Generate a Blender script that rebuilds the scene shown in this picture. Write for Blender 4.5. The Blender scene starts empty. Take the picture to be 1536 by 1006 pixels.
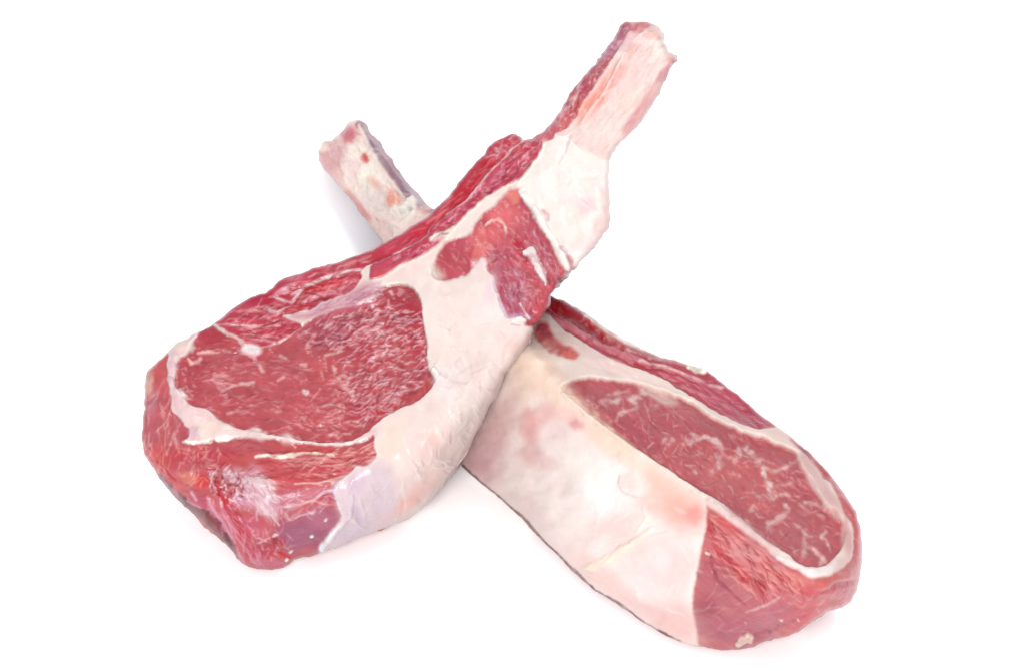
import bpy, math, random
import numpy as np
from mathutils import Vector, Matrix

# ------------------------------------------------------------------ camera
sc = bpy.context.scene
EL = math.radians(38.0)                 # the camera looks down by this much
DIST = 0.95                             # metres to the aim point
PXM = 7000.0                            # photo pixels per metre at the aim point
W, H = 1536, 1006
F = PXM * DIST
AIM = np.array([0.0, 0.0, 0.018])
RIGHT = np.array([1.0, 0.0, 0.0])
UP = np.array([0.0, math.sin(EL), math.cos(EL)])
FWD = np.array([0.0, math.cos(EL), -math.sin(EL)])
EYE = AIM - FWD * DIST
cam_data = bpy.data.cameras.new('camera')
cam_data.sensor_width = 36.0
cam_data.lens = 36.0 * F / W
cam_data.clip_start = 0.05
cam_data.clip_end = 60.0
cam = bpy.data.objects.new('camera', cam_data)
cam.location = EYE
cam.rotation_euler = (math.pi / 2 - EL, 0, 0)
sc.collection.objects.link(cam)
sc.camera = cam

# ------------------------------------------------------------------ studio light
world = bpy.data.worlds.new('World')
sc.world = world
world.use_nodes = True
bg = world.node_tree.nodes['Background']
bg.inputs['Color'].default_value = (0.88, 0.92, 1.0, 1)
bg.inputs['Strength'].default_value = 1.02

def area(name, loc, target, size, power, col):
    d = bpy.data.lights.new(name, 'AREA')
    d.shape = 'DISK'
    d.size = size
    d.energy = power
    d.color = col
    o = bpy.data.objects.new(name, d)
    o.location = loc
    o.rotation_euler = (Vector(target) - Vector(loc)).to_track_quat('-Z', 'Y').to_euler()
    sc.collection.objects.link(o)
    return o

area('softbox', (0.22, 0.48, 1.05), (0, 0, 0.02), 0.65, 8.3, (1.0, 0.965, 0.93))
area('fill_softbox', (-0.14, -1.2, 0.78), (0, 0, 0.02), 0.55, 22.5, (1.0, 0.97, 0.95))
sc.view_settings.view_transform = 'Standard'
sc.view_settings.look = 'None'
sc.view_settings.exposure = 0.0
sc.view_settings.gamma = 1.0

# ------------------------------------------------------------------ helpers
def unproject_z(px, py, z):
    d = FWD * F + RIGHT * (px - W / 2) - UP * (py - H / 2)
    t = (z - EYE[2]) / d[2]
    return EYE + d * t

def unproject_plane(px, py, o, n):
    d = FWD * F + RIGHT * (px - W / 2) - UP * (py - H / 2)
    t = np.dot(o - EYE, n) / np.dot(d, n)
    return EYE + d * t

def project(P):
    r = P - EYE
    z = r @ FWD
    return W / 2 + F * (r @ RIGHT) / z, H / 2 - F * (r @ UP) / z

def chaikin(pts, n=1, closed=True):
    p = np.array(pts, float)
    for _ in range(n):
        q = np.roll(p, -1, axis=0)
        a = 0.75 * p + 0.25 * q
        b = 0.25 * p + 0.75 * q
        r = np.empty((len(p) * 2, 2))
        r[0::2] = a
        r[1::2] = b
        if not closed:
            r = np.vstack([p[:1], r[:-2], p[-1:]])
        p = r
    return p

def sd_poly(X, Y, poly):
    """signed distance of points to a polygon, negative inside"""
    d2 = np.full(X.shape, 1e18)
    ins = np.zeros(X.shape, bool)
    n = len(poly)
    for i in range(n):
        x0, y0 = poly[i]
        x1, y1 = poly[(i + 1) % n]
        ex, ey = x1 - x0, y1 - y0
        L = ex * ex + ey * ey
        if L < 1e-18:
            continue
        wx, wy = X - x0, Y - y0
        t = np.clip((wx * ex + wy * ey) / L, 0, 1)
        dx, dy = wx - t * ex, wy - t * ey
        np.minimum(d2, dx * dx + dy * dy, out=d2)
        c = ((y0 <= Y) != (y1 <= Y))
        if abs(ey) > 1e-18:
            ins ^= c & (X < x0 + (Y - y0) / ey * ex)
    d = np.sqrt(d2)
    return np.where(ins, -d, d)

class Field:
    """scalar raster with bilinear lookup"""
    def __init__(s, x0, y0, step, arr):
        s.x0, s.y0, s.st, s.a = x0, y0, step, arr
    def __call__(s, x, y):
        gx = np.clip((x - s.x0) / s.st, 0, s.a.shape[1] - 1.001)
        gy = np.clip((y - s.y0) / s.st, 0, s.a.shape[0] - 1.001)
        ix, iy = gx.astype(np.int32), gy.astype(np.int32)
        fx, fy = gx - ix, gy - iy
        if s.a.ndim == 3:
            fx, fy = fx[..., None], fy[..., None]
        a = s.a
        return (a[iy, ix] * (1 - fx) + a[iy, ix + 1] * fx) * (1 - fy) + (a[iy + 1, ix] * (1 - fx) + a[iy + 1, ix + 1] * fx) * fy

def poly_field(poly, step, pad):
    p = np.array(poly)
    x0, y0 = p.min(0) - pad
    x1, y1 = p.max(0) + pad
    X, Y = np.meshgrid(np.arange(x0, x1 + step, step), np.arange(y0, y1 + step, step))
    return Field(x0, y0, step, sd_poly(X, Y, p))

def lumps(P, amp):
    """soft unevenness of flesh, in metres"""
    x, y, z = P[:, 0], P[:, 1], P[:, 2]
    n = vnoise(x * 150 + z * 60, y * 150 - z * 70, 4) + 0.6 * vnoise(x * 330 - z * 200, y * 330 + z * 180, 6) 
    return amp * n

def ragged(u, v, amp):
    return amp * (vnoise(u / 11, v / 11, 3) + 0.8 * vnoise(u / 5, v / 5, 5))

def smax(a, b, k):
    h = np.clip(0.5 + 0.5 * (a - b) / k, 0, 1)
    return b + (a - b) * h + k * h * (1 - h)

def smin(a, b, k):
    return -smax(-a, -b, k)

_tab = np.random.RandomState(7).rand(256, 256)
def vnoise(x, y, seed=0):
    x = x + seed * 17.31
    y = y + seed * 9.77
    ix, iy = np.floor(x).astype(int), np.floor(y).astype(int)
    fx, fy = x - ix, y - iy
    fx, fy = fx * fx * (3 - 2 * fx), fy * fy * (3 - 2 * fy)
    a = _tab[iy & 255, ix & 255]
    b = _tab[iy & 255, (ix + 1) & 255]
    c = _tab[(iy + 1) & 255, ix & 255]
    d = _tab[(iy + 1) & 255, (ix + 1) & 255]
    return ((a * (1 - fx) + b * fx) * (1 - fy) + (c * (1 - fx) + d * fx) * fy) * 2 - 1

def fbm(x, y, seed=0, oct=3):
    s, a = 0, 1.0
    for i in range(oct):
        s = s + a * vnoise(x * 2 ** i, y * 2 ** i, seed + i * 3)
        a *= 0.5
    return s / 1.75

def blur(a, r):
    """three box blurs, radius r pixels"""
    r = max(1, int(r))
    for _ in range(3):
        for ax in (0, 1):
            pw = [(0, 0)] * a.ndim
            pw[ax] = (r + 1, r)
            c = np.cumsum(np.pad(a, pw, mode='edge'), axis=ax)
            n = a.shape[ax]
            hi = np.take(c, np.arange(2 * r + 1, 2 * r + 1 + n), axis=ax)
            lo = np.take(c, np.arange(0, n), axis=ax)
            a = (hi - lo) / (2 * r + 1)
    return a

LIGHT = 2.08      # light level the pigments were judged under
def pig(r, g, b):
    c = np.array([r, g, b]) / 255.0
    lin = np.where(c <= 0.04045, c / 12.92, ((c + 0.055) / 1.055) ** 2.4)
    return np.maximum(lin - 0.016, 0.002) / LIGHT

GX, GY = np.meshgrid(np.arange(W, dtype=np.float64), np.arange(H, dtype=np.float64))

class Canvas:
    """pigment, relief and wetness of one chop, drawn over its cut faces"""
    def __init__(s, base):
        s.rgb = np.empty((H, W, 3))
        s.rgb[:] = base
        s.h = np.zeros((H, W))
        s.lab = np.zeros((H, W), np.int32)
        s.names = []
        s.masks = {}
        s.rng = random.Random(5)
        s.wx = 1.6 * fbm(GX / 9, GY / 9, 1, 2)
        s.wy = 1.6 * fbm(GX / 9, GY / 9, 2, 2)
        s.n1 = fbm(GX / 7, GY / 7, 8, 3)
        s.n2 = fbm(GX / 11, GY / 11, 9, 3)
        s.parents = {}
    def region(s, name, poly, col=None, dh=0.0, soft=1.3, warp=1.0, smooth=1, part=True):
        p = chaikin(poly, smooth)
        x0, y0 = np.maximum(p.min(0).astype(int) - 6, 0)
        x1, y1 = p.max(0).astype(int) + 7
        x1, y1 = min(x1, W), min(y1, H)
        sl = (slice(y0, y1), slice(x0, x1))
        d = sd_poly(GX[sl] + warp * s.wx[sl], GY[sl] + warp * s.wy[sl], p)
        a = np.clip(0.5 - d / (2 * soft), 0, 1)
        if col is not None:
            s.rgb[sl] = s.rgb[sl] * (1 - a[..., None]) + np.array(col) * a[..., None]
        s.h[sl] = s.h[sl] * (1 - a) + dh * a
        if part:
            if name not in s.names:
                s.names.append(name)
            s.lab[sl][d < 0] = s.names.index(name)
        m = s.masks.setdefault(name, np.zeros((H, W)))
        m[sl] = np.maximum(m[sl], a)
        return m
    def stroke(s, pts, w, col=None, alpha=1.0, dh=0.0, soft=1.0, mask=None, wild=0.5, part=None):
        p = np.array(pts, float)
        w = np.broadcast_to(np.array(w, float), (len(p),)) if np.ndim(w) == 0 else np.array(w, float)
        pad = w.max() + soft * 2 + 3
        x0, y0 = np.maximum((p.min(0) - pad).astype(int), 0)
        x1, y1 = (p.max(0) + pad).astype(int) + 1
        x1, y1 = min(x1, W), min(y1, H)
        if x1 <= x0 or y1 <= y0:
            return
        sl = (slice(y0, y1), slice(x0, x1))
        X = GX[sl] + 0.5 * s.wx[sl]
        Y = GY[sl] + 0.5 * s.wy[sl]
        best = np.full(X.shape, -1e9)
        for i in range(len(p) - 1):
            ex, ey = p[i + 1] - p[i]
            L = ex * ex + ey * ey + 1e-9
            t = np.clip(((X - p[i, 0]) * ex + (Y - p[i, 1]) * ey) / L, 0, 1)
            d = np.hypot(X - p[i, 0] - t * ex, Y - p[i, 1] - t * ey)
            ww = w[i] + (w[i + 1] - w[i]) * t
            np.maximum(best, ww / 2 - d, out=best)
        if part:
            if part not in s.names:
                s.names.append(part)
            s.lab[sl][best > 0.3] = s.names.index(part)
        if wild:
            best = best + wild * (0.35 * w.max() + 0.6) * s.n1[sl]
        a = np.clip(best / (2 * soft) + 0.5, 0, 1)
        a = a * a * (3 - 2 * a) * alpha
        if wild:
            a = a * np.clip(0.85 + wild * 1.1 * s.n2[sl], 0, 1)
        if mask is not None:
            a = a * s.masks[mask][sl]
        if col is not None:
            s.rgb[sl] = s.rgb[sl] * (1 - a[..., None]) + np.array(col) * a[..., None]
        s.h[sl] += dh * a
    def blob(s, x, y, rx, ry, ang, col=None, alpha=0.6, dh=0.0, mask=None, rough=0.35):
        R = max(rx, ry) * 1.9
        x0, y0 = max(int(x - R), 0), max(int(y - R), 0)
        x1, y1 = min(int(x + R) + 1, W), min(int(y + R) + 1, H)
        sl = (slice(y0, y1), slice(x0, x1))
        c, sn = math.cos(math.radians(ang)), math.sin(math.radians(ang))
        dx, dy = GX[sl] - x, GY[sl] - y
        u, v = (dx * c + dy * sn) / rx, (-dx * sn + dy * c) / ry
        r = np.hypot(u, v) + rough * fbm(GX[sl] / (R * .35), GY[sl] / (R * .35), int(x + y) % 50, 2)
        a = np.clip(1.35 - r, 0, 1)
        a = a * a * (3 - 2 * a) * alpha
        if mask is not None:
            a = a * s.masks[mask][sl]
        if col is not None:
            s.rgb[sl] = s.rgb[sl] * (1 - a[..., None]) + np.array(col) * a[..., None]
        s.h[sl] += dh * a
    def flecks(s, poly, n, ln, wd, ang, jit, col, alpha, dh=0.0, mask=None, curve=0.2):
        p = np.array(poly, float)
        lo, hi = p.min(0), p.max(0)
        xs, ys = [], []
        while len(xs) < n:
            x, y = s.rng.uniform(lo[0], hi[0]), s.rng.uniform(lo[1], hi[1])
            if sd_poly(np.array([x]), np.array([y]), p)[0] < 0:
                xs.append(x)
                ys.append(y)
        for x, y in zip(xs, ys):
            L = ln * s.rng.uniform(0.4, 1.5)
            a = ang(x, y) if callable(ang) else ang
            a = math.radians(a + s.rng.gauss(0, jit))
            b = a + s.rng.uniform(-curve, curve) * 2
            m = (x + L / 2 * math.cos(a), y + L / 2 * math.sin(a))
            e = (m[0] + L / 2 * math.cos(b), m[1] + L / 2 * math.sin(b))
            w = wd * s.rng.uniform(0.6, 1.4)
            s.stroke([(x, y), m, e], [w * .4, w, w * .3], col, alpha * s.rng.uniform(0.35, 1.0), dh, 0.9, mask=mask, wild=0)
    def tone(s, names, f):
        """overall pigment of some parts, eased over their borders"""
        m = blur(np.isin(s.lab, [s.names.index(n) for n in names if n in s.names]).astype(float), 2)[..., None]
        s.rgb *= 1 + (np.array(f) - 1) * m
    def crisp(s, names, f, r=10):
        """bring out the fine pigment of the fibres against the local average"""
        m = blur(np.isin(s.lab, [s.names.index(n) for n in names]).astype(float), 1)[..., None]
        w = np.maximum(blur(m, r), 1e-3)
        mean = np.maximum(blur(s.rgb * m, r) / w, 1e-3)
        s.rgb *= 1 + (np.clip(s.rgb / mean, 0.2, 5) ** f - 1) * m
    def mottle(s, mask, sx, sy, ang, amp, seed, hamp=0.0, tint=(1.0, 1.35, 1.3)):
        """uneven pigment: noise stretched along the grain"""
        c, sn = math.cos(math.radians(ang)), math.sin(math.radians(ang))
        u, v = (GX * c + GY * sn) / sx, (-GX * sn + GY * c) / sy
        n = fbm(u, v, seed, 3)
        m = s.masks[mask] if isinstance(mask, str) else mask
        f = np.exp(np.clip(n, -1.4, 1.4)[..., None] * amp * np.array(tint))
        s.rgb *= 1 + (f - 1) * m[..., None]
        s.h += hamp * n * m

# ------------------------------------------------------------------ meshing
def surface_nets(fn, lo, hi, step):
    ax = [np.arange(lo[i], hi[i] + step, step) for i in range(3)]
    X, Y, Z = np.meshgrid(*ax, indexing='ij')
    V = fn(np.stack([X.ravel(), Y.ravel(), Z.ravel()], 1)).reshape(X.shape)
    S = V < 0
    n = [len(a) for a in ax]
    cell = np.zeros((n[0] - 1, n[1] - 1, n[2] - 1), bool)
    cnt = np.zeros(cell.shape, np.int32)
    acc = np.zeros(cell.shape + (3,))
    num = np.zeros(cell.shape)
    def sub(A, i, j, k):
        return A[i:n[0] - 1 + i, j:n[1] - 1 + j, k:n[2] - 1 + k]
    for d in range(3):
        o = [e for e in range(3) if e != d]
        for a in (0, 1):
            for b in (0, 1):
                p = [0, 0, 0]
                p[o[0]], p[o[1]] = a, b
                q = list(p)
                q[d] = 1
                v0, v1 = sub(V, *p), sub(V, *q)
                c = (v0 < 0) != (v1 < 0)
                t = np.where(c, v0 / np.where(c, v0 - v1, 1), 0)
                acc[..., d] += np.where(c, t, 0)
                acc[..., o[0]] += np.where(c, a, 0)
                acc[..., o[1]] += np.where(c, b, 0)
                num += c
    cell = num > 0
    idx = -np.ones(cell.shape, np.int64)
    idx[cell] = np.arange(cell.sum())
    base = np.argwhere(cell)
    verts = (base + acc[cell] / num[cell][:, None]) * step + np.array(lo)
    quads = []
    for d in range(3):
        o = [(d + 1) % 3, (d + 2) % 3]
        s0 = [slice(None)] * 3
        s1 = [slice(None)] * 3
        s0[d], s1[d] = slice(0, n[d] - 1), slice(1, n[d])
        ch = S[tuple(s0)] != S[tuple(s1)]
        ins = S[tuple(s0)]
        e = np.argwhere(ch)
        ok = (e[:, o[0]] > 0) & (e[:, o[1]] > 0) & (e[:, o[0]] < n[o[0]] - 1) & (e[:, o[1]] < n[o[1]] - 1)
        e = e[ok]
        flag = ins[tuple(e.T)]
        def at(da, db):
            q = e.copy()
            q[:, o[0]] -= da
            q[:, o[1]] -= db
            return idx[tuple(q.T)]
        Q = np.stack([at(1, 1), at(0, 1), at(0, 0), at(1, 0)], 1)
        Q[~flag] = Q[~flag][:, ::-1]
        quads.append(Q)
    return verts, np.vstack(quads)

def subdivide(V, Q):
    E = np.stack([Q, np.roll(Q, -1, 1)], 2).reshape(-1, 2)
    Es = np.sort(E, 1)
    key = Es[:, 0] * len(V) + Es[:, 1]
    u, inv = np.unique(key, return_inverse=True)
    em = (V[u // len(V)] + V[u % len(V)]) / 2
    fm = V[Q].mean(1)
    e = inv.reshape(-1, 4) + len(V)
    f = np.arange(len(Q)) + len(V) + len(u)
    NQ = np.stack([
        np.stack([Q[:, 0], e[:, 0], f, e[:, 3]], 1),
        np.stack([e[:, 0], Q[:, 1], e[:, 1], f], 1),
        np.stack([f, e[:, 1], Q[:, 2], e[:, 2]], 1),
        np.stack([e[:, 3], f, e[:, 2], Q[:, 3]], 1)], 1).reshape(-1, 4)
    return np.vstack([V, em, fm]), NQ

def vnormals(V, Q):
    d1, d2 = V[Q[:, 2]] - V[Q[:, 0]], V[Q[:, 3]] - V[Q[:, 1]]
    fn = np.cross(d1, d2)
    N = np.zeros_like(V)
    for c in range(3):
        for k in range(4):
            N[:, c] += np.bincount(Q[:, k], fn[:, c], len(V))
    return N / (np.linalg.norm(N, axis=1, keepdims=True) + 1e-12)

def relax(V, Q, it, f=0.5):
    e = np.vstack([np.stack([Q[:, i], Q[:, (i + 1) % 4]], 1) for i in range(4)])
    deg = np.bincount(e[:, 0], minlength=len(V))[:, None]
    for _ in range(it):
        A = np.stack([np.bincount(e[:, 0], V[e[:, 1], c], len(V)) for c in range(3)], 1) / np.maximum(deg, 1)
        V = V + f * (A - V)
    return V

def grad(fn, P, h=2e-4):
    g = np.empty_like(P)
    for c in range(3):
        d = np.zeros(3)
        d[c] = h
        g[:, c] = (fn(P + d) - fn(P - d)) / (2 * h)
    return g

def snap(fn, P, it=2):
    for _ in range(it):
        g = grad(fn, P)
        v = fn(P)
        st = np.clip(v / np.maximum((g * g).sum(1), 0.15), -8e-4, 8e-4)
        P = P - g * st[:, None]
    return P

class Frame:
    """plane of a chop's cut face through three points of known height"""
    def __init__(s, a, b, c):
        A, B, C = (unproject_z(*q) for q in (a, b, c))
        s.o = A
        n = np.cross(B - A, C - A)
        n /= np.linalg.norm(n)
        s.n = n if n[2] > 0 else -n
        e = B - A
        s.e1 = e / np.linalg.norm(e)
        s.e2 = np.cross(s.n, s.e1)
    def top(s, px, py):
        return s.flat(unproject_plane(px, py, s.o, s.n))
    def low(s, px, py, z=0.0):
        return s.flat(unproject_z(px, py, z))
    def flat(s, P):
        r = P - s.o
        return np.array([np.dot(r, s.e1), np.dot(r, s.e2)])
    def local(s, P):
        r = P - s.o
        return r @ s.e1, r @ s.e2, r @ s.n

def plane_of(a, b, c):
    A, B, C = (unproject_z(*q) for q in (a, b, c))
    n = np.cross(B - A, C - A)
    n /= np.linalg.norm(n)
    return A, (n if n[2] > 0 else -n)

# ------------------------------------------------------------------ materials
def nd(nt, kind, **kw):
    n = nt.nodes.new(kind)
    for k, v in kw.items():
        setattr(n, k, v)
    return n

def tissue_material(name, rough, grain, bump, coat, spec=0.5, turn=0.0, along=1.0):
    m = bpy.data.materials.new(name)
    m.use_nodes = True
    nt = m.node_tree
    b = nt.nodes['Principled BSDF']
    at = nd(nt, 'ShaderNodeAttribute', attribute_name='pigment')
    tc = nd(nt, 'ShaderNodeTexCoord')
    n1 = nd(nt, 'ShaderNodeTexNoise')
    n1.inputs['Scale'].default_value = 420
    n1.inputs['Detail'].default_value = 5
    n1.inputs['Roughness'].default_value = 0.65
    n2 = nd(nt, 'ShaderNodeTexNoise')
    n2.inputs['Scale'].default_value = 1300
    n2.inputs['Detail'].default_value = 3
    rot = nd(nt, 'ShaderNodeMapping')
    rot.inputs['Rotation'].default_value = (0, 0, math.radians(turn))
    mp = nd(nt, 'ShaderNodeMapping')
    mp.inputs['Scale'].default_value = (along, 1, 1)
    nt.links.new(tc.outputs['Object'], rot.inputs['Vector'])
    nt.links.new(rot.outputs['Vector'], mp.inputs['Vector'])
    nt.links.new(mp.outputs['Vector'], n1.inputs['Vector'])
    nt.links.new(mp.outputs['Vector'], n2.inputs['Vector'])
    mr = nd(nt, 'ShaderNodeMapRange')
    mr.inputs['From Min'].default_value = 0.3
    mr.inputs['From Max'].default_value = 0.7
    mr.inputs['To Min'].default_value = 1 - grain
    mr.inputs['To Max'].default_value = 1 + grain
    nt.links.new(n1.outputs['Fac'], mr.inputs['Value'])
    mx = nd(nt, 'ShaderNodeVectorMath', operation='SCALE')
    nt.links.new(at.outputs['Color'], mx.inputs[0])
    nt.links.new(mr.outputs['Result'], mx.inputs['Scale'])
    nt.links.new(mx.outputs[0], b.inputs['Base Color'])
    add = nd(nt, 'ShaderNodeMath', operation='ADD')
    nt.links.new(n1.outputs['Fac'], add.inputs[0])
    nt.links.new(n2.outputs['Fac'], add.inputs[1])
    bp = nd(nt, 'ShaderNodeBump')
    bp.inputs['Strength'].default_value = bump
    bp.inputs['Distance'].default_value = 0.0006
    nt.links.new(add.outputs[0], bp.inputs['Height'])
    nt.links.new(bp.outputs['Normal'], b.inputs['Normal'])
    b.inputs['Roughness'].default_value = rough
    b.inputs['Specular IOR Level'].default_value = spec
    b.inputs['Coat Weight'].default_value = coat
    b.inputs['Coat Roughness'].default_value = 0.13
    return m

MUSCLE = tissue_material('raw_muscle', 0.38, 0.12, 0.27, 0.13, 0.26, 8, 0.3)
EYE_STREAKED = tissue_material('streaked_muscle', 0.35, 0.12, 0.3, 0.19, 0.26, 8, 0.2)
EYE_SMOOTH = tissue_material('smooth_cut_muscle', 0.42, 0.09, 0.13, 0.1, 0.28, 48, 0.3)
FAT = tissue_material('raw_fat', 0.45, 0.02, 0.08, 0.08, 0.3)
BONE = tissue_material('raw_bone', 0.44, 0.08, 0.35, 0.08, 0.3)
MEMBRANE = tissue_material('silver_membrane', 0.34, 0.04, 0.2, 0.05, 0.4)

# ------------------------------------------------------------------ the white surface
gm = bpy.data.materials.new('white_sheet')
gm.use_nodes = True
gb = gm.node_tree.nodes['Principled BSDF']
gb.inputs['Base Color'].default_value = (0.95, 0.95, 0.95, 1)
gb.inputs['Roughness'].default_value = 0.9
gb.inputs['Specular IOR Level'].default_value = 0.1
me = bpy.data.meshes.new('white_surface')
S = 8.0
me.from_pydata([(-S, -S, 0), (S, -S, 0), (S, S, 0), (-S, S, 0)], [], [(0, 1, 2, 3)])
me.materials.append(gm)
ground = bpy.data.objects.new('white_surface', me)
ground['kind'] = 'structure'
sc.collection.objects.link(ground)

# ------------------------------------------------------------------ assembling a chop
PARENT = {'fat_sliver': 'intercostal_muscle', 'gristle': 'rib_bone', 'fat_fold': 'fat_cap', 'fat_fleck': 'rim_muscle', 'bone_meat': 'rib_bone',
          'bone_side': 'rib_bone'}
def build_chop(fn, lo, hi, cv, fr, sil, name, label, base, mats, step=0.0012):
    V, Q = surface_nets(fn, lo, hi, step)
    V = snap(fn, relax(V, Q, 2), 2)
    for k in range(2):
        V, Q = subdivide(V, Q)
        V = snap(fn, V, 1)
    V = relax(V, Q, 1, 0.5)
    N = vnormals(V, Q)
    view = EYE - V
    view /= np.linalg.norm(view, axis=1, keepdims=True)
    vis = (N * view).sum(1) > 0.02
    u, v = project(V)
    hgt = fr.local(V)[2]
    u2, v2 = project(V - hgt[:, None] * fr.n)
    u, v = np.where(vis, u, u2), np.where(vis, v, v2)
    # keep lookups inside the drawn outline
    for _ in range(3):
        d = sil(u, v)
        gx = (sil(u + 2, v) - sil(u - 2, v)) / 4
        gy = (sil(u, v + 2) - sil(u, v - 2)) / 4
        m = np.maximum(d + 2.5, 0)
        u, v = u - gx * m, v - gy * m
    rgb = Field(0, 0, 1, cv.rgb)(u, v)
    hh = Field(0, 0, 1, cv.h)(u, v)
    fade = np.clip(-sil(u, v) / 14.0, 0.12, 1)
    V = V + N * (hh * fade)[:, None]
    V[:, 2] = np.maximum(V[:, 2], 0.0003)
    N = vnormals(V, Q)
    fu, fv = u[Q].mean(1), v[Q].mean(1)
    # a face that spans the seen and the hidden side takes the lookup of its first corner
    odd = np.ptp(u[Q], axis=1) + np.ptp(v[Q], axis=1) > 25
    fu, fv = np.where(odd, u[Q[:, 0]], fu), np.where(odd, v[Q[:, 0]], fv)
    lab = cv.lab[np.clip(np.rint(fv), 0, H - 1).astype(int), np.clip(np.rint(fu), 0, W - 1).astype(int)]
    names = list(cv.names)
    # a small piece is one patch: stray faces of it go back to what carries it
    for nm in PARENT:
        if nm in names:
            k = names.index(nm)
            fs = np.nonzero(lab == k)[0]
            at = {}
            for f in fs:
                for vv in Q[f]:
                    at.setdefault(int(vv), []).append(int(f))
            left, best = set(map(int, fs)), []
            while left:
                st, comp = [left.pop()], []
                while st:
                    f = st.pop()
                    comp.append(f)
                    for vv in Q[f]:
                        for g in at[int(vv)]:
                            if g in left:
                                left.discard(g)
                                st.append(g)
                if len(comp) > len(best):
                    comp, best = best, comp
                if comp:
                    lab[comp] = names.index(PARENT[nm])
    hid = ~vis[Q].all(1)
    for nm in ('membrane', 'intercostal_muscle', 'fat_sliver', 'gristle', 'fat_fold', 'fat_fleck'):
        if nm in names:
            k = names.index(nm)
            if nm in ('membrane', 'intercostal_muscle'):
                names.append(nm + '.far')
                lab[hid & (lab == k)] = len(names) - 1
            else:
                lab[hid & (lab == k)] = names.index(PARENT[nm])
    root = bpy.data.objects.new(name, None)
    root.empty_display_size = 0.03
    root.location = base
    root['label'] = label
    root['category'] = 'meat chop'
    root['group'] = 'raw rib chops crossed on the white surface'
    sc.collection.objects.link(root)
    B = np.array(base)
    objs = {}
    for li, pname in enumerate(names):
        q = Q[lab == li]
        if len(q) == 0:
            continue
        used, inv = np.unique(q, return_inverse=True)
        q = inv.reshape(-1, 4)
        me = bpy.data.meshes.new(pname)
        me.vertices.add(len(used))
        me.vertices.foreach_set('co', (V[used] - B).astype(np.float32).ravel())
        me.loops.add(len(q) * 4)
        me.loops.foreach_set('vertex_index', q.astype(np.int32).ravel())
        me.polygons.add(len(q))
        me.polygons.foreach_set('loop_start', np.arange(0, len(q) * 4, 4, dtype=np.int32))
        me.update(calc_edges=True)
        me.polygons.foreach_set('use_smooth', np.ones(len(q), bool))
        c = me.attributes.new('pigment', 'FLOAT_COLOR', 'POINT')
        c.data.foreach_set('color', np.hstack([rgb[used], np.ones((len(used), 1))]).astype(np.float32).ravel())
        me.normals_split_custom_set_from_vertices(N[used].astype(np.float32))
        key = pname.split('.')[0]
        me.materials.append(mats.get(key, MUSCLE))
        o = bpy.data.objects.new(key, me)
        sc.collection.objects.link(o)
        o.parent = root
        objs[pname] = o
    for ch, pa in PARENT.items():
        if ch in objs and pa in objs:
            objs[ch].parent = objs[pa]
    return root, objs

def sil_field(poly):
    """distance in pixels to a traced outline (metres = pixels / PXM)"""
    st = 2.0
    X, Y = np.meshgrid(np.arange(100, 1420, st), np.arange(-20, 1040, st))
    return Field(100, -20, st, sd_poly(X, Y, np.array(poly, float)))

# ================================================================== the lower chop
R_SIL = [(826,443),(846,452),(869,463),(891,478),(917,496),(935,507),(959,519),(970,527),(990,535),(1010,540),(1033,547),
 (1055,551),(1069,561),(1089,577),(1109,591),(1129,609),(1142,620),(1164,636),(1184,651),(1195,663),(1213,676),(1233,695),
 (1246,707),(1257,721),(1273,747),(1285,769),(1289,784),(1291,799),(1292,820),(1292,840),(1290,869),(1285,887),(1275,901),
 (1265,910),(1253,913),(1241,913),(1229,923),(1209,937),(1193,948),(1176,954),(1150,961),(1130,968),(1110,973),(1099,974),(1079,975),
 (1059,971),(1043,969),(1019,963),(989,950),(966,937),(946,921),(928,907),(915,899),(891,887),(873,873),(856,855),(836,833),
 (816,817),(798,799),(790,787),(780,777),(760,759),(740,741),(720,727),(692,702),(665,650),(640,560),(610,440),
 (571,359),(555,339),(538,317),(528,301),(510,283),(500,270),(484,252),(476,238),(477,228),(481,213),(488,212),(497,211),(502,204),
 (514,196),(522,185),(530,181),(538,180),(551,188),(557,200),(569,212),(579,230),(589,239),(595,252),(603,260),(609,271),
 (625,287),(641,307),(653,311),(700,338),(760,395)]
R_FR = Frame((848,585,0.038), (1130,810,0.037), (1069,562,0.029))
r_sil = sil_field(R_SIL)
R_TOP = [(848,583),(940,660),(1060,752),(1130,806),(1190,852),(1235,866),(1275,850),(1300,800),(1295,766),(1268,716),
 (1223,670),(1160,621),(1099,570),(1062,542),(986,521),(924,488),(853,444),(780,389),(695,320),(630,300),(590,335),(640,420),(760,510)]
r_top = chaikin([R_FR.top(*q) for q in R_TOP], 1)
R_LOWF = [(630,645),(684,710),(734,749),(792,806),(866,885),(939,933),(1013,975),(1079,983),(1110,979),(1152,966),(1211,941),(1250,914)]
R_LOWB = [(1262,815),(1255,770),(1235,725),(1200,690),(1145,650),(1085,598),(1045,575),(980,550),(915,517),(845,475),(760,410),(690,350),(640,340),(610,365)]
r_low = chaikin([R_FR.low(*q) for q in R_LOWF] + [R_FR.top(*q) for q in R_LOWB], 1)
r_topf, r_lowf = poly_field(r_top, 0.0006, 0.05), poly_field(r_low, 0.0006, 0.05)
# the bone is a bar with a ridge between its two faces
RB1 = plane_of((540,190,0.0155), (625,307,0.0185), (500,255,0.0085))
RB2 = plane_of((540,190,0.0155), (625,307,0.0185), (600,238,0.0105))
r_bone_sil = sil_field([(476,238),(477,228),(481,213),(488,212),(497,211),(502,204),(514,196),(522,185),(530,181),(538,180),(551,188),
 (557,200),(569,212),(579,230),(589,239),(595,252),(603,260),(609,271),(625,287),(641,307),(680,345),(740,410),(720,480),(650,460),
 (571,359),(555,339),(538,317),(528,301),(510,283),(500,270),(484,252)])

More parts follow.
